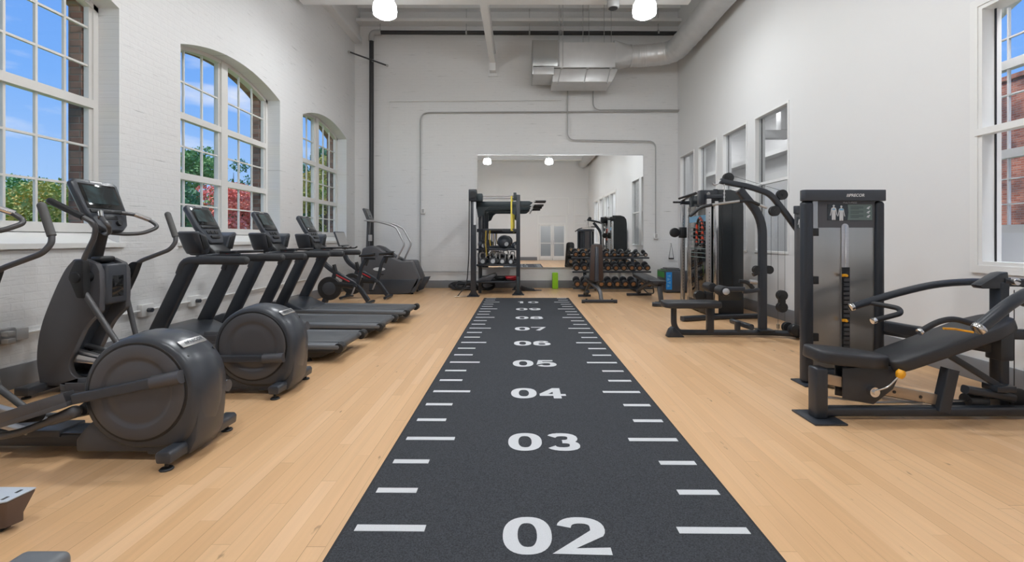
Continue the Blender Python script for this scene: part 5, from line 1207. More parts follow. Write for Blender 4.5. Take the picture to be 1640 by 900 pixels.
def make_dumbbell(label, r, L=0.13):
    t = thing('dumbbell', label, 'dumbbell', (0, 0, 0), 'dumbbells on the rack')
    MB().lathe([(0.014, -L/2), (0.017, 0), (0.014, L/2)], (0, 0, 0), (0, 1, 0), 12).build('handle', 'chrome', t)
    for s in (-1, 1):
        MB().lathe([(0.02, 0), (r*0.92, 0.002), (r, 0.014), (r, 0.055+r*0.4), (r*0.9, 0.07+r*0.4), (r*0.6, 0.072+r*0.4)], (0, s*L/2, 0), (0, s, 0), 22).build('head', 'rubber', t)
        MB().lathe([(0.001, 0), (r*0.55, 0), (r*0.55, 0.003), (r*0.38, 0.004), (r*0.36, 0.001), (0.001, 0.001)], (0, s*(L/2+0.0725+r*0.4), 0), (0, s, 0), 20).build('end_plate', 'bronze' if r > 0.057 else 'silver', t)
    return t
protos = {}
ordn = ['leftmost', 'second from left', 'third from left', 'fourth from left', 'fifth from left', 'sixth from left', 'seventh from left', 'eighth from left', 'ninth from left', 'rightmost']
for ti, tn in ((2, 'top'), (1, 'middle'), (0, 'bottom')):
    z, y, dz = TIER[ti]
    for k in range(10):
        r = {2: 0.071-0.0021*k, 1: 0.084-0.0008*k, 0: 0.090-0.0005*k}[ti]
        key = round(r/0.004)
        lab = '%sblack dumbbell on the %s tier of the rack, %s' % ('small ' if ti == 2 else 'large ' if ti == 0 else '', tn, ordn[k])
        if key not in protos: protos[key] = make_dumbbell(lab, key*0.004); c = protos[key]
        else: c = copy_tree(protos[key])
        r = key*0.004
        x = xs0+0.10+k*(xs1-xs0-0.20)/9
        c.location = (x, y-0.005, z-0.005+r+0.008); c.rotation_euler = (math.radians(16), 0, 0); c['label'] = lab

# ================================================================== BENCHES
t = thing('adjustable_bench', 'adjustable bench with its brown-black backrest standing upright, seen from behind', 'bench', (1.62, 9.55, 0), 'weight benches')
w = lambda px, py, y: W(px, py, y)
cx1 = w(960, 0, 9.3).x
MB().bar([(cx1-0.36, 9.32, 0.04), (cx1+0.36, 9.32, 0.04)], 0.08, 0.055, up=(0, 1, 0)).build('rear_foot_bar', 'steel_blk', t)
mb = MB()
for s in (-1, 1): mb.cyl((cx1+s*0.26, 9.32, 0.065), (cx1+s*0.26, 9.32, 0.085), 0.02)
for s in (-1, 1): mb.box(cx1+s*0.33-0.03, cx1+s*0.33+0.03, 9.28, 9.36, 0.0, 0.014)
mb.build('foot_cap', 'rubber', t)
MB().bar([(cx1+0.05, 9.36, 0.05), (cx1+0.04, 9.45, 0.24), (cx1-0.12, 9.75, 0.40)], 0.075, 0.07, bend=0.15, up=(1, 0, 0)).build('main_beam', 'tube', t, label='grey main beam')
MB().bar([(cx1-0.16, 10.35, 0.04), (cx1-0.12, 9.75, 0.38)], 0.06, 0.06, up=(1, 0, 0)).box(cx1-0.30, cx1-0.02, 10.30, 10.38, 0.0, 0.05).build('front_leg', 'steel_blk', t, bevel=0.004)
d_ = Vector((0.02, 0.10, 1)).normalized(); cb = Vector((cx1-0.01, 9.62, 0.80))
bo2 = smooth_outline([(-0.40, -0.155), (0.40, -0.125), (0.40, 0.125), (-0.40, 0.155)])
bk = cushion(MB(), cb, d_, (1, 0, 0), bo2, 0.06).build('backrest', 'pad', t, sharp=70)
bp2 = [(-0.37, -0.14), (0.375, -0.115), (0.375, 0.115), (-0.37, 0.14)]
X_ = Vector((1, 0, 0)); nb = Vector((0, -1, 0.1)).normalized()
MB().loft([[cb+d_*a+X_*b+nb*0.030 for a, b in bp2], [cb+d_*a+X_*b+nb*0.042 for a, b in bp2]]).build('back_board', 'wood', bk, bevel=0.003, label='dark brown backing board')
MB().loft([[cb+d_*a+X_*b+nb*0.042 for a, b in ((-0.40, -0.045), (0.33, -0.035), (0.33, 0.035), (-0.40, 0.045))], [cb+d_*a+X_*b+nb*0.085 for a, b in ((-0.40, -0.04), (0.33, -0.03), (0.33, 0.03), (-0.40, 0.04))]]).build('back_spine', 'char', bk, bevel=0.005)
so2 = smooth_outline([(-0.17, -0.13), (0.17, -0.17), (0.17, 0.17), (-0.17, 0.13)])
cushion(MB(), (cx1-0.05, 9.85, 0.46), (0, 1, 0.1), (1, 0, 0), so2, 0.07).build('seat_cushion', 'pad', t, sharp=70)
MB().bar([(cx1+0.0, 9.50, 0.45), (cx1-0.02, 9.70, 0.22)], 0.05, 0.04, up=(1, 0, 0)).tube([(cx1-0.16, 9.62, 0.40), (cx1+0.16, 9.62, 0.40)], 0.018, 0).build('adjuster_arm', 'steel_blk', t)
MB().cyl((cx1-0.22, 9.72, 0.17), (cx1-0.16, 9.72, 0.17), 0.05, n=18).build('transport_wheel', 'rubber', t, bevel=0.006)

t = thing('flat_bench', 'black adjustable bench laid flat beside the dumbbell rack', 'bench', (2.8, 9.8, 0), 'weight benches')
x = 2.77
so3 = smooth_outline([(-0.50, -0.14), (-0.42, -0.16), (0.42, -0.15), (0.50, -0.11), (0.50, 0.11), (0.42, 0.15), (-0.42, 0.16), (-0.50, 0.14)])
cushion(MB(), (x-0.05, 9.95, 0.46), (-0.06, 1, 0.07), (1, 0.06, 0), so3, 0.07).build('backrest', 'pad', t, sharp=70)
cushion(MB(), (x+0.02, 9.27, 0.425), (-0.06, 1, 0), (1, 0.06, 0), smooth_outline([(-0.16, -0.13), (0.16, -0.16), (0.16, 0.16), (-0.16, 0.13)]), 0.07).build('seat_cushion', 'pad', t, sharp=70)
MB().bar([(x-0.08, 10.45, 0.12), (x, 9.9, 0.36), (x+0.03, 9.2, 0.36)], 0.07, 0.07, bend=0.2, up=(1, 0, 0)).build('main_beam', 'tube', t)
MB().bar([(x+0.03, 9.22, 0.36), (x+0.05, 9.16, 0.05)], 0.09, 0.075, up=(1, 0, 0), rnd=0.2).box(x-0.06, x+0.15, 9.10, 9.22, 0.0, 0.045).build('seat_leg', 'tube', t, bevel=0.004)
MB().bar([(x-0.34, 10.45, 0.04), (x+0.22, 10.45, 0.04)], 0.07, 0.055).bar([(x-0.08, 10.45, 0.04), (x-0.05, 10.40, 0.28)], 0.07, 0.07, up=(1, 0, 0)).build('rear_foot_bar', 'steel_blk', t)
MB().tube([(x+0.05, 9.75, 0.34), (x+0.12, 9.9, 0.12), (x+0.06, 10.2, 0.10), (x+0.0, 10.4, 0.2)], 0.014, 0.08).build('adjustment_arc', 'steel_blk', t)

t = thing('bench_handle_bar', 'low dark bar end on the floor in front of the flat bench', 'bar', (2.6, 8.95, 0))
MB().bar([W(1048, 493, 8.9), W(1068, 493, 8.9)], 0.07, 0.06, rnd=0.45).build('bar_body', 'steel_blk', t)
MB().cyl((W(1050, 493, 8.9).x, 8.9, 0), (W(1050, 493, 8.9).x, 8.9, 0.04), 0.03).build('rubber_foot', 'rubber', t)

# ================================================================== PLYO BOXES
t = thing('plyo_box', 'dark foam plyo box with green flash and printed blue panel beside the cable machine', 'plyo box', (3.8, 11.4, 0))
MB().box(3.50, 4.10, 11.05, 11.72, 0.02, 0.53).build('foam_block', 'char', t, bevel=0.018)
MB().box(3.496, 3.504, 11.12, 11.66, 0.36, 0.50).box(3.52, 3.60, 11.12, 11.66, 0.527, 0.533).build('green_panel', 'dgreen', t, label='green panel')
bl = MB().box(3.52, 3.66, 11.044, 11.052, 0.08, 0.50).build('blue_panel', 'blue', t, label='blue panel')
mb = MB()
for z_, d_ in ((0.41, 0), (0.33, 1), (0.25, 0), (0.17, 1)):
    mb.box(3.555, 3.62, 11.041, 11.0435, z_-0.008, z_+0.008).box(3.555 if d_ else 3.602, 3.573 if d_ else 3.62, 11.0412, 11.0437, z_-0.03, z_+0.03)
mb.build('pale_print', 'pblue', bl)
MB().box(3.55, 4.05, 11.10, 11.68, 0.0, 0.02).build('base', 'rubber', t)
t = thing('folded_mat', 'grey folded mat lying on top of the dark plyo box', 'mat', (3.75, 11.45, 0.533))
MB().box(3.55, 3.95, 11.15, 11.6, 0.5335, 0.56).build('lower_fold', 'belt', t, bevel=0.011)
MB().box(3.60, 3.90, 11.20, 11.58, 0.5605, 0.59).build('upper_fold', 'tube', t, bevel=0.012)
g_ = tag(MB().box(W(884.5, 0, 12.0).x, W(893.5, 0, 12.0).x, 11.93, 12.07, 0.0, 0.42).build('foam_block', 'green', bevel=0.012, at=(0.92, 12, 0)), 'bright lime green foam block standing on end against the far wall', 'foam block')

# ================================================================== FUNCTIONAL RIG
FY, RY = 10.5, 11.75
t = thing('storage_rig', 'dark steel training rig with shelves, pull-up beams and side grips at the far wall', 'rig', (-0.55, 11.1, 0))
LX, RX = -1.06, -0.045
def post(x, y, wd, h, y2=None): return MB().box(x-wd/2, x+wd/2, y-0.045, y+0.045, 0.012, h)
post(LX, FY-0.1, 0.12, 2.20).build('front_post', 'steel_blk', t, bevel=0.008)
post(RX, FY+0.2, 0.095, 2.33).build('front_post', 'steel_blk', t, bevel=0.008)
for x, y in ((LX+0.10, FY+0.45), (LX+0.05, RY), (RX-0.02, RY)): post(x, y, 0.07, 2.30).build('rear_post', 'steel_blk', t, bevel=0.008)
for x, y in ((LX, FY-0.1), (RX, FY+0.2), (LX+0.05, RY), (RX-0.02, RY)):
    mb = MB().box(x-0.14, x+0.14, y-0.13, y+0.10, 0, 0.014)
    for s in (-1, 1): mb.prism([(x+s*0.045, 0.014), (x+s*0.045, 0.13), (x+s*0.12, 0.014)], y-0.006, y+0.006).cyl((x+s*0.11, y-0.09, 0.014), (x+s*0.11, y-0.09, 0.03), 0.012)
    mb.build('foot_plate', 'steel_blk', t)
MB().box(RX-0.03, RX+0.03, FY+0.14, FY+0.155, 0.02, 0.42).build('post_sleeve', 'teal', t, bevel=0.003)
# top beams
for y, z in ((FY+0.2, 2.12), (RY, 2.12)): MB().box(LX, RX-0.03, y-0.04, y+0.04, z-0.07, z+0.055).build('top_beam', 'teal', t, bevel=0.008)
MB().box(LX-0.05, LX+0.05, FY-0.1, RY, 2.06, 2.18).build('side_beam', 'teal', t, bevel=0.008)
for z in (2.255, 2.31): MB().cyl((LX+0.02, FY+0.25, z), (RX-0.05, FY+0.25, z), 0.017, n=14).build('pull_up_bar', 'silver', t)
MB().prism([(LX+0.04, 2.05), (LX+0.34, 2.05), (LX+0.26, 1.99), (LX+0.20, 1.86), (LX+0.08, 1.80)], FY+0.17, FY+0.19).build('gusset', 'teal', t)
MB().prism([(RX-0.04, 2.05), (RX-0.16, 2.05), (RX-0.14, 1.90), (RX-0.06, 1.84)], FY+0.17, FY+0.19).build('gusset', 'teal', t)
MB().box(LX-0.10, LX+0.08, FY-0.2, FY+0.0, 2.16, 2.42).build('pulley_head', 'steel_blk', t, bevel=0.012)
MB().box(LX+0.05, LX+0.20, FY-0.12, FY+0.12, 2.16, 2.33).build('pulley_bracket', 'teal', t, bevel=0.008)
MB().cyl((LX+0.0, FY-0.22, 2.30), (LX+0.0, FY-0.20, 2.30), 0.075, n=22).build('pulley_wheel', 'blk', t)
MB().box(RX-0.11, RX-0.04, FY+0.14, FY+0.26, 2.20, 2.38).build('bar_bracket', 'teal', t, bevel=0.006)
MB().box(LX+0.01, LX+0.065, FY-0.158, FY-0.146, 1.62, 2.14).build('number_strip', 'print_', t, label='pale number strip')
for y, z in ((FY+0.2, 2.14), (RY, 2.13)):
    MB().prism([(RX+0.04, z-0.09), (RX+0.04, z+0.045), (RX+0.26, z+0.045), (RX+0.34, z+0.01), (RX+0.30, z-0.03), (RX+0.24, z-0.08), (RX+0.18, z-0.09)], y-0.03, y+0.03).build('grip_arm', 'teal', t, bevel=0.006)
    for dy in (-0.12, 0.12):
        MB().cyl((RX+0.37, y+dy, z+0.03), (RX+0.64, y+dy, z+0.03), 0.022, n=14).build('side_grip', 'rubber', t)
    MB().cyl((RX+0.38, y-0.17, z+0.03), (RX+0.38, y+0.17, z+0.03), 0.018, n=12).cyl((RX+0.33, y, z-0.09), (RX+0.36, y, z-0.03), 0.02).build('grip_crossbar', 'silver', t)
# middle bar and shelves
MB().box(LX+0.05, RX-0.04, FY+0.17, FY+0.25, 1.46, 1.54).build('middle_bar', 'steel_blk', t, bevel=0.006)
MB().cyl((LX+0.35, FY+0.165, 1.50), (LX+0.65, FY+0.165, 1.50), 0.03).build('bar_pad', 'rubber', t)
def shelf(z, tilt=0.0):
    mb = MB().box(LX+0.04, RX-0.03, FY+0.20, RY-0.05, z-0.014, z)
    mb.box(LX+0.04, RX-0.03, FY+0.18, FY+0.20, z-0.03, z+0.012).box(LX+0.04, RX-0.03, RY-0.05, RY-0.03, z-0.03, z+0.06)
    mb.build('shelf', 'steel_blk', t, bevel=0.003)
shelf(1.065); shelf(0.70); shelf(0.305)
# things on the rig
def medball(c, r, lab):
    c = Vector(c); q = thing('medicine_ball', lab, 'ball', c, 'medicine balls on the rig'); 
    MB().ball(c, r, 28, 18).build('ball', 'char', q)
    MB().lathe([(0.05, 0), (0.052, 0.0015), (0.03, 0.002)], c+Vector((r*0.35, -r*0.88, -r*0.30)), (0.35, -0.88, -0.30), 16).build('weight_mark', 'print_', q)
medball((-0.38, FY+0.45, 1.066+0.165), 0.165, 'large dark medicine ball in the middle of the top rig shelf')
medball((-0.90, FY+0.45, 1.066+0.11), 0.11, 'small dark medicine ball behind the hanging straps on the top rig shelf')
medball((-0.115, FY+0.38, 1.066+0.085), 0.085, 'small dark medicine ball at the right end of the top rig shelf')
def kettlebell(lab):
    q = thing('kettlebell', lab, 'kettlebell', (0, 0, 0), 'kettlebells on the rig')
    MB().lathe([(0.055, 0.0), (0.078, 0.02), (0.09, 0.07), (0.075, 0.125), (0.04, 0.155), (0.02, 0.16)], (0, 0, 0), n=24).build('bell', 'tube', q)
    MB().tube([(-0.055, 0, 0.12), (-0.075, 0, 0.20), (-0.05, 0, 0.265), (0.05, 0, 0.265), (0.075, 0, 0.20), (0.055, 0, 0.12)], 0.017, 0.05, 12).build('handle', 'kettle', q)
    MB().lathe([(0.001, 0), (0.045, 0), (0.045, 0.003), (0.001, 0.003)], (0, -0.088, 0.07), (0, -1, 0.1), 18).build('weight_plate', 'kettle', q)
    return q
kb = None; kl = ['leftmost kettlebell on the middle rig shelf, under the hanging straps', 'second kettlebell from the left on the middle rig shelf', 'third kettlebell from the left on the middle rig shelf', 'rightmost kettlebell on the middle rig shelf', 'kettlebell in the back row of the middle rig shelf']
for k, (x, y, sc) in enumerate(((-0.88, FY+0.36, 1.05), (-0.64, FY+0.36, 1.12), (-0.42, FY+0.36, 1.0), (-0.22, FY+0.36, 0.9), (-0.56, FY+0.66, 1.1))):
    c = kettlebell(kl[k]) if kb is None else copy_tree(kb); kb = kb or c
    c.location = (x, y, 0.70); c.scale = (sc, sc, sc); c['label'] = kl[k]
t = thing('resistance_band', 'yellow loop band hanging from the top beam of the rig', 'resistance band', (-0.18, FY+0.13, 1.5))
xb = W(819.5, 0, FY+0.15).x
MB().box(xb-0.025, xb+0.012, FY+0.13, FY+0.135, 1.50, 2.30).box(xb-0.01, xb+0.035, FY+0.262, FY+0.268, 1.50, 2.28).box(xb-0.02, xb+0.02, FY+0.13, FY+0.268, 2.29, 2.30).prism([(xb-0.02, 1.49), (xb+0.035, 1.49), (xb+0.035, 1.51), (xb-0.02, 1.51)], FY+0.13, FY+0.268).build('band', 'yellow', t)
t = thing('suspension_trainer', 'black and yellow suspension straps hanging from the middle bar of the rig', 'suspension straps', (-0.79, FY+0.12, 0.7))
mb = MB(); yb_ = MB()
for k, (dx_, ln) in enumerate(((-0.05, 0.42), (0.0, 0.60), (0.05, 0.50), (0.09, 0.36))):
    x = -0.79+dx_; m_ = mb if k % 2 == 0 else yb_
    m_.bar([(x, FY+0.12, 1.50), (x-0.01, FY+0.115, 1.50-ln*0.5), (x+0.015, FY+0.12, 1.50-ln)], 0.03, 0.004, up=(1, 0, 0))
mb.build('black_strap', 'blk', t); yb_.build('yellow_strap', 'mustard', t)
MB().prism([(-0.86, 0.86), (-0.84, 0.86), (-0.80, 1.05), (-0.82, 1.05)], FY+0.10, FY+0.12).cyl((-0.87, FY+0.11, 0.85), (-0.75, FY+0.11, 0.85), 0.017).cyl((-0.76, FY+0.10, 0.92), (-0.66, FY+0.10, 0.92), 0.017).build('handle', 'rubber', t)
# items on the bottom shelf
t = thing('folded_pad', 'grey wedge pad lying at the left end of the bottom rig shelf', 'pad', (-0.8, FY+0.5, 0.305))
MB().prism([(-0.98, 0.307), (-0.98, 0.36), (-0.60, 0.49), (-0.56, 0.45), (-0.62, 0.40), (-0.70, 0.307)], FY+0.3, FY+0.7).build('pad_body', 'char2', t, bevel=0.012)
MB().box(-0.575, -0.56, FY+0.34, FY+0.66, 0.40, 0.45).build('handle', 'rubber', t)
def coil(name, lab, cat, c, r, n, m, tr=0.018, grp=None, dz=0.025):
    c = Vector(c); pts = []
    rnd = random.Random(len(lab))
    for k in range(n*16+1):
        a = 2*PI*k/16; rr = r*(1+0.12*math.sin(a*0.37+1)); pts.append(c+Vector((math.cos(a)*rr+0.02*math.sin(a*.21), math.sin(a)*rr*0.75, tr+0.001+dz*abs(math.sin(k*0.09)))))
    o = MB().tube(pts, tr, 0, 8).build(name, m, at=c); return tag(o, lab, cat, grp)
coil('resistance_tube', 'black coiled resistance tube on the bottom rig shelf', 'resistance tube', (-0.46, FY+0.45, 0.307), 0.115, 3, 'blk', 0.018, dz=0.07)
coil('resistance_tube', 'red coiled resistance tube on the bottom rig shelf', 'resistance tube', (-0.20, FY+0.40, 0.307), 0.12, 4, 'red', 0.018, dz=0.08)
# battle rope: coil on the floor left of the rig, hanging line and end
t = thing('battle_rope', 'thick black battle rope coiled on the floor left of the rig', 'rope', (-1.4, 11.5, 0))
for k, (x, y, r, tl) in enumerate(((-1.50, 11.72, 0.24, 0.35), (-1.36, 11.62, 0.25, 0.45), (-1.62, 11.80, 0.20, 0.5), (-0.82, 11.60, 0.17, 0.9))):
    pts = []
    for j in range(46):
        a = 2*PI*j/20; rr = r*(1+0.10*math.sin(j*.7+k)); vx, vy = math.cos(a)*rr, math.sin(a)*rr*0.7
        pts.append(Vector((x+vx, y+vy*math.cos(tl), 0.03+(vy+r*0.78)*math.sin(tl)*0.8+0.02*(j//20))))
    MB().tube(pts, 0.024, 0, 10).build('rope_coil', 'rubber', t)
t = thing('hanging_cable', 'thin cable hanging down beside the left post of the rig to the floor', 'cable', (-1.2, 10.35, 0))
MB().tube([(-1.145, 10.33, 2.25), (-1.155, 10.33, 0.9), (-1.20, 10.32, 0.28), (-1.40, 10.22, 0.018), (-1.46, 10.2, 0.015)], 0.012, 0.2, 8).build('cable_line', 'blk', t)
MB().tube([(-1.46, 10.2, 0.018), (-1.30, 10.25, 0.018), (-1.20, 10.22, 0.022)], 0.016, 0.05, 8).build('cable_end', 'beige', t)
t = thing('ramp_wedge', 'low black wedge on the floor behind the right rig post', 'wedge', (0.2, 11.5, 0))
MB().prism([(0.02, 0.0), (0.02, 0.13), (0.34, 0.05), (0.40, 0.0)], 11.45, 11.62).build('wedge_body', 'rubber', t, bevel=0.006)
MB().box(0.34, 0.54, 11.5, 11.56, 0.0, 0.025).build('tongue', 'tube', t, bevel=0.004)
# handle hanging on the far wall
t = thing('stirrup_handle', 'stirrup cable handle hanging on the far wall by the right corner', 'handle', (3.97, 12.12, 0.8))
a, b, c = W(1075, 390, 12.13), W(1071, 414, 12.13), W(1079, 414, 12.13)
MB().tube([b, a, c], 0.008, 0, 8).build('strap', 'tube', t); MB().cyl(b, c, 0.018).build('grip', 'rubber', t)
MB().cyl((a.x, 12.2, a.z+0.005), (a.x, 12.10, a.z+0.005), 0.008).build('hook', 'silver', t)

# ================================================================== PIPES, CONDUITS, DUCT, LAMPS
def wallpipe(name, lab, cat, pts, r, m, y=12.13, bend=0.12, grp=None, n=12):
    P = [W(a, b, y) for a, b in pts]; o = MB().tube(P, r, bend, n).build(name, m, at=P[0]); return tag(o, lab, cat, grp)
t = thing('drain_pipe', 'black iron pipe rising beside the left corner and running across the far wall', 'pipe', W(595, 460, 12.05))
p0 = W(595, 458, 12.05)
MB().cyl((p0.x, 12.05, 0.0), (p0.x, 12.05, 6.55), 0.058).cyl((p0.x+0.2, 12.05, W(0, 52, 12.05).z), (W(1105, 0, 12.05).x, 12.05, W(0, 53.5, 12.05).z), 0.052).build('pipe', 'pipe', t)
MB().tube([(p0.x, 12.05, 6.5), (p0.x, 12.05, W(0, 52, 12.05).z), (p0.x+0.25, 12.05, W(0, 52, 12.05).z)], 0.072, 0.16, 16).build('elbow', 'conduit', t, label='grey elbow fitting')
for px in (609, 747, 848, 898, 1054):
    a = W(px, 52, 12.05); MB().tube([a+Vector((0, 0, 0)), (a.x, 12.05, ZC)], 0.008, 0, 6).cyl((a.x-0.02, 12.05, a.z), (a.x+0.02, 12.05, a.z), 0.066).build('hanger', 'conduit', t)
wallpipe('wall_conduit', 'long grey conduit bent down the far wall from a high horizontal run', 'conduit', [(673, 448), (673, 180), (1090, 178)], 0.018, 'conduit', bend=0.25)
wallpipe('wall_conduit', 'grey conduit dropping from the duct unit and stepping right above the mirror', 'conduit', [(909, 132), (909, 224), (1050, 226), (1050, 374)], 0.016, 'conduit', y=12.11, bend=0.2)
wallpipe('wall_conduit', 'short grey conduit curving from the duct unit to the right wall', 'conduit', [(950, 132), (950, 176), (1088, 176)], 0.015, 'conduit', y=12.09, bend=0.2)
wallpipe('wall_conduit', 'thin pale conduit run high on the far wall left of the duct unit', 'conduit', [(623, 268), (623, 162), (899, 160)], 0.008, 'trim', bend=0.03)
wallpipe('wall_conduit', 'white conduit along the far wall just above the baseboard', 'conduit', [(672, 435), (765, 435)], 0.012, 'conduit', bend=0)
def outlet(px, py, lab, y=12.2, face='far'):
    if face == 'far':
        a = W(px, py, y); t = thing('outlet_box', lab, 'outlet', (a.x, y, a.z), 'electrical boxes on the walls')
        MB().box(a.x-0.055, a.x+0.055, y-0.06, y, a.z-0.075, a.z+0.075).build('box_body', 'trim', t, bevel=0.008); MB().box(a.x-0.03, a.x+0.03, y-0.064, y-0.06, a.z-0.05, a.z+0.05).build('cover', 'conduit', t)
outlet(1050, 378, 'grey outlet box at the end of the conduit beside the mirror')
outlet(678, 338, 'small white box on the far brick wall above the stair climber')
outlet(671, 436, 'small outlet box low on the far wall beside the stair climber')
# conduit with outlet boxes along the left wall
o = MB().cyl((XL+0.03, 2.6, 0.47), (XL+0.03, 9.5, 0.47), 0.013).build('wall_conduit', 'trim', at=(XL+0.03, 6, 0.47)); tag(o, 'white conduit running low along the left brick wall behind the machines', 'conduit')
for k, (y, lab) in enumerate(((3.86, 'silver outlet box with plugs on the left wall beneath the nearest window'), (5.35, 'white outlet box on the left wall seen between the treadmill uprights'), (6.15, 'small white outlet box on the left wall behind the middle treadmill'))):
    t = thing('outlet_box', lab, 'outlet', (XL, y, 0.46), 'electrical boxes on the walls')
    MB().box(XL, XL+0.06, y-0.09, y+0.09, 0.40, 0.54).build('box_body', 'silver' if k == 0 else 'trim', t, bevel=0.008)
    if k == 0: [MB().box(XL+0.06, XL+0.12, y-0.03, y+0.03, z_, z_+0.04).build('plug', 'conduit', t, bevel=0.006) for z_ in (0.42, 0.48)]; MB().box(XL, XL+0.05, y+0.10, y+0.20, 0.42, 0.52).build('junction_box', 'conduit', t, bevel=0.006)
    else: MB().cyl((XL+0.06, y, 0.47), (XL+0.11, y, 0.47), 0.025).build('plug', 'char', t)
# small bracket rod high in the left corner
t = thing('corner_rod', 'thin dark rod fixed across the black pipe high in the left corner', 'rod', W(590, 95, 11.9))
MB().cyl(W(559, 83, 11.6), W(620, 105, 11.95), 0.02).build('rod', 'pipe', t)
mb = MB()
for p_ in ((559, 83, 11.6), (597, 97, 11.86), (620, 105, 11.95)): mb.ball(W(*p_), 0.035, 10, 8)
mb.build('fitting', 'conduit', t)

# --- ceiling duct: rectangular unit with spiral duct bending along the right wall
t = thing('hvac_duct', 'galvanised ceiling unit with spiral duct curving along the right wall', 'duct', W(930, 95, 11.3))
yd = 11.2; w = lambda px, py, y=yd: W(px, py, y)
a, b = w(866, 69), w(985, 109)
MB().box(a.x, b.x, yd-0.05, yd+0.75, b.z, a.z).build('unit_body', 'steel', t, bevel=0.008)
c, d = w(852, 67), w(867, 121)
u = MB().box(w(853, 0).x, w(893, 0).x, yd-0.10, yd-0.05, w(0, 108).z, w(0, 67).z).box(c.x, c.x+0.03, yd-0.1, yd+0.75, w(0, 121).z, w(0, 67).z)
u.build('end_panel', 'smoke', t, bevel=0.004)
MB().box(c.x+0.03, w(887, 0).x, yd-0.08, yd+0.7, w(0, 121).z, w(0, 109).z).build('intake_box', 'steel', t, bevel=0.006)
MB().prism([(w(885, 0).x, w(0, 131).z), (w(885, 0).x, w(0, 110).z), (w(990, 0).x, w(0, 110).z), (w(980, 0).x, w(0, 131).z)], yd+0.0, yd+0.7).build('filter_box', 'steel', t, bevel=0.006)
for px in (893, 935, 972):
    MB().bar([w(px+6, 108), w(px, 134)], 0.05, 0.02).box(w(px+4, 0).x, w(px+8, 0).x, yd-0.05, yd+0.75, w(0, 111).z, w(0, 109).z).build('mounting_strut', 'conduit', t)
mb = MB()
for px in (895, 901, 940, 950, 976, 988):
    a_ = w(px, 108); mb.cyl((a_.x, yd-0.07 if px % 2 else yd+0.7, a_.z), (a_.x, yd-0.07 if px % 2 else yd+0.7, ZC), 0.008, n=6)
mb.build('hanger_rods', 'conduit', t)
yc_ = yd+0.30; zc_ = CH+(VY-90)/F*yc_
p = [Vector((w(984, 0).x, yc_, zc_)), Vector((W(1010, 0, yc_).x, yc_, zc_))]
rings = [[Vector((p[0].x, yc_+a, zc_+b)) for a, b in rrect(0.62, 0.56, 0.02, 5)], [Vector((p[1].x, yc_+a, zc_+b)) for a, b in rrect(0.50, 0.50, 0.2495, 5)]]
MB().loft(rings).build('transition', 'steel', t, sharp=60)
path = [Vector((p[1].x-0.02, yc_, zc_)), Vector((3.05, yc_, zc_)), Vector((3.80, yc_-0.15, zc_+0.02)), Vector((3.84, 10.2, zc_+0.04)), Vector((3.84, YB+0.1, zc_+0.04))]
P_ = fillet(path, 0.75, 12)
# corrugated skin: radius ripples along the path
fine = [P_[0]]
for q in P_[1:]:
    d_ = q-fine[-1]; n_ = max(1, int(d_.length/0.05)) if q.y > 6 else 30; s0 = fine[-1].copy()
    for k in range(1, n_+1): fine.append(s0+d_*k/n_)
def ripple_tube(mb, pts, r, amp, n=24):
    rings = []; prev = None
    for i, q in enumerate(pts):
        tn = (pts[min(i+1, len(pts)-1)]-pts[max(i-1, 0)]).normalized()
        side = Vector((0, 0, 1)) if prev is None else prev-tn*prev.dot(tn); side.normalize(); prev = side; w_ = tn.cross(side)
        rr = r+(amp if i % 3 == 0 else 0); rings.append([q+(side*math.cos(2*PI*j/n)+w_*math.sin(2*PI*j/n))*rr for j in range(n)])
    return mb.loft(rings)
ripple_tube(MB(), fine, 0.262, 0.010).build('spiral_duct', 'steel', t, sharp=60)

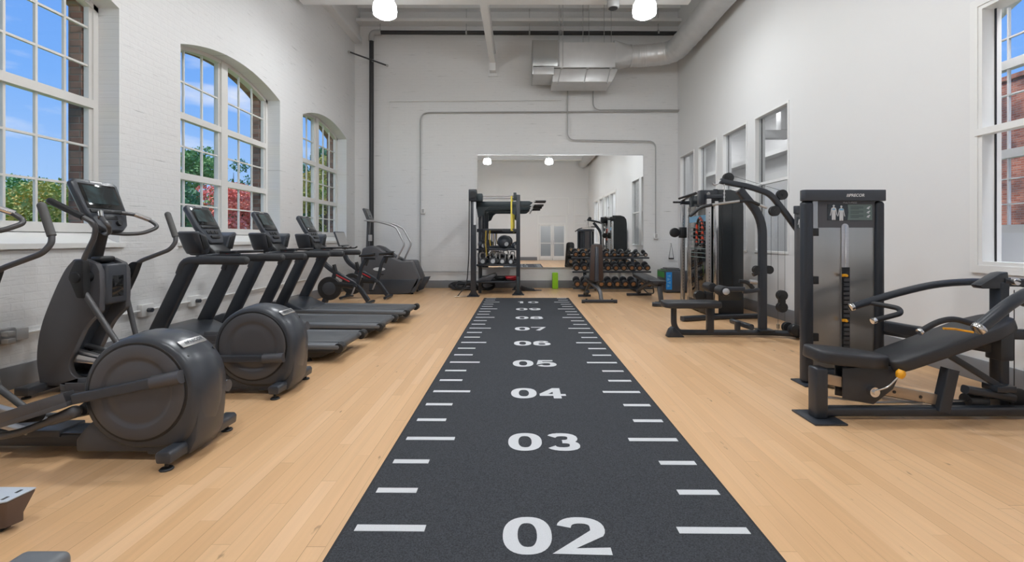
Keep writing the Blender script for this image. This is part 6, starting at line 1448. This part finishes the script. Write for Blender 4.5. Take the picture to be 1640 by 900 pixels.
# --- pendant lamps
LY_ = (8.0, 4.3, 0.6)
lamp_label = {(0, 0): 'glowing round pendant lamp hanging at the upper left of the far bay', (1, 0): 'glowing round pendant lamp hanging at the upper right beside the duct'}
proto = None
for j, y in enumerate(LY_):
    for i, x in enumerate((-2.36, 2.17) if j == 0 else (-1.7, 1.5)):
        z = 5.215
        lab = lamp_label.get((i, j), 'glowing round pendant lamp in the %s row, %s side, out of the photo' % (('', 'second', 'third')[j], ('left', 'right')[i]))
        if proto is None:
            t = thing('pendant_lamp', lab, 'pendant lamp', (x, y, z), 'round pendant lamps'); proto = t
            MB().lathe([(0.155, 0.24), (0.195, 0.17), (0.205, 0.07), (0.195, 0.0)], (x, y, z), n=28, cap=False).build('lamp_shade', 'lampmat', t)
            MB().lathe([(0.195, 0.0), (0.14, -0.035), (0.001, -0.04)], (x, y, z), n=28, cap=False).build('lamp_lens', 'lens', t)
            MB().lathe([(0.001, 0.16), (0.09, 0.16), (0.095, 0.18), (0.095, 0.40), (0.05, 0.45), (0.001, 0.45)], (x, y, z), n=22).build('ballast_housing', 'trim', t)
            MB().lathe([(0.02, 0.24), (0.158, 0.242), (0.158, 0.25), (0.02, 0.26)], (x, y, z), n=24).build('rim', 'trim', t)
            MB().cyl((x, y, z+0.44), (x, y, ZC-0.02), 0.012, n=8).build('stem', 'conduit', t)
        else:
            c = copy_tree(proto); c.location = (x, y, z); c['label'] = lab
a = W(982, 6, 8.6)
t = thing('ceiling_speaker', 'small dark cylindrical fixture hanging between the two pendant lamps', 'ceiling fixture', a)
MB().lathe([(0.001, -0.09), (0.10, -0.085), (0.115, -0.06), (0.115, 0.10), (0.06, 0.13), (0.02, 0.14)], a, n=26).build('body', 'conduit', t, bevel=0.0)
MB().lathe([(0.001, -0.0935), (0.085, -0.092), (0.085, -0.0875)], a, n=24).build('grille', 'blk', t)
MB().cyl(a+Vector((0, 0, 0.12)), (a.x, a.y, ZC), 0.01, n=8).build('stem', 'conduit', t)
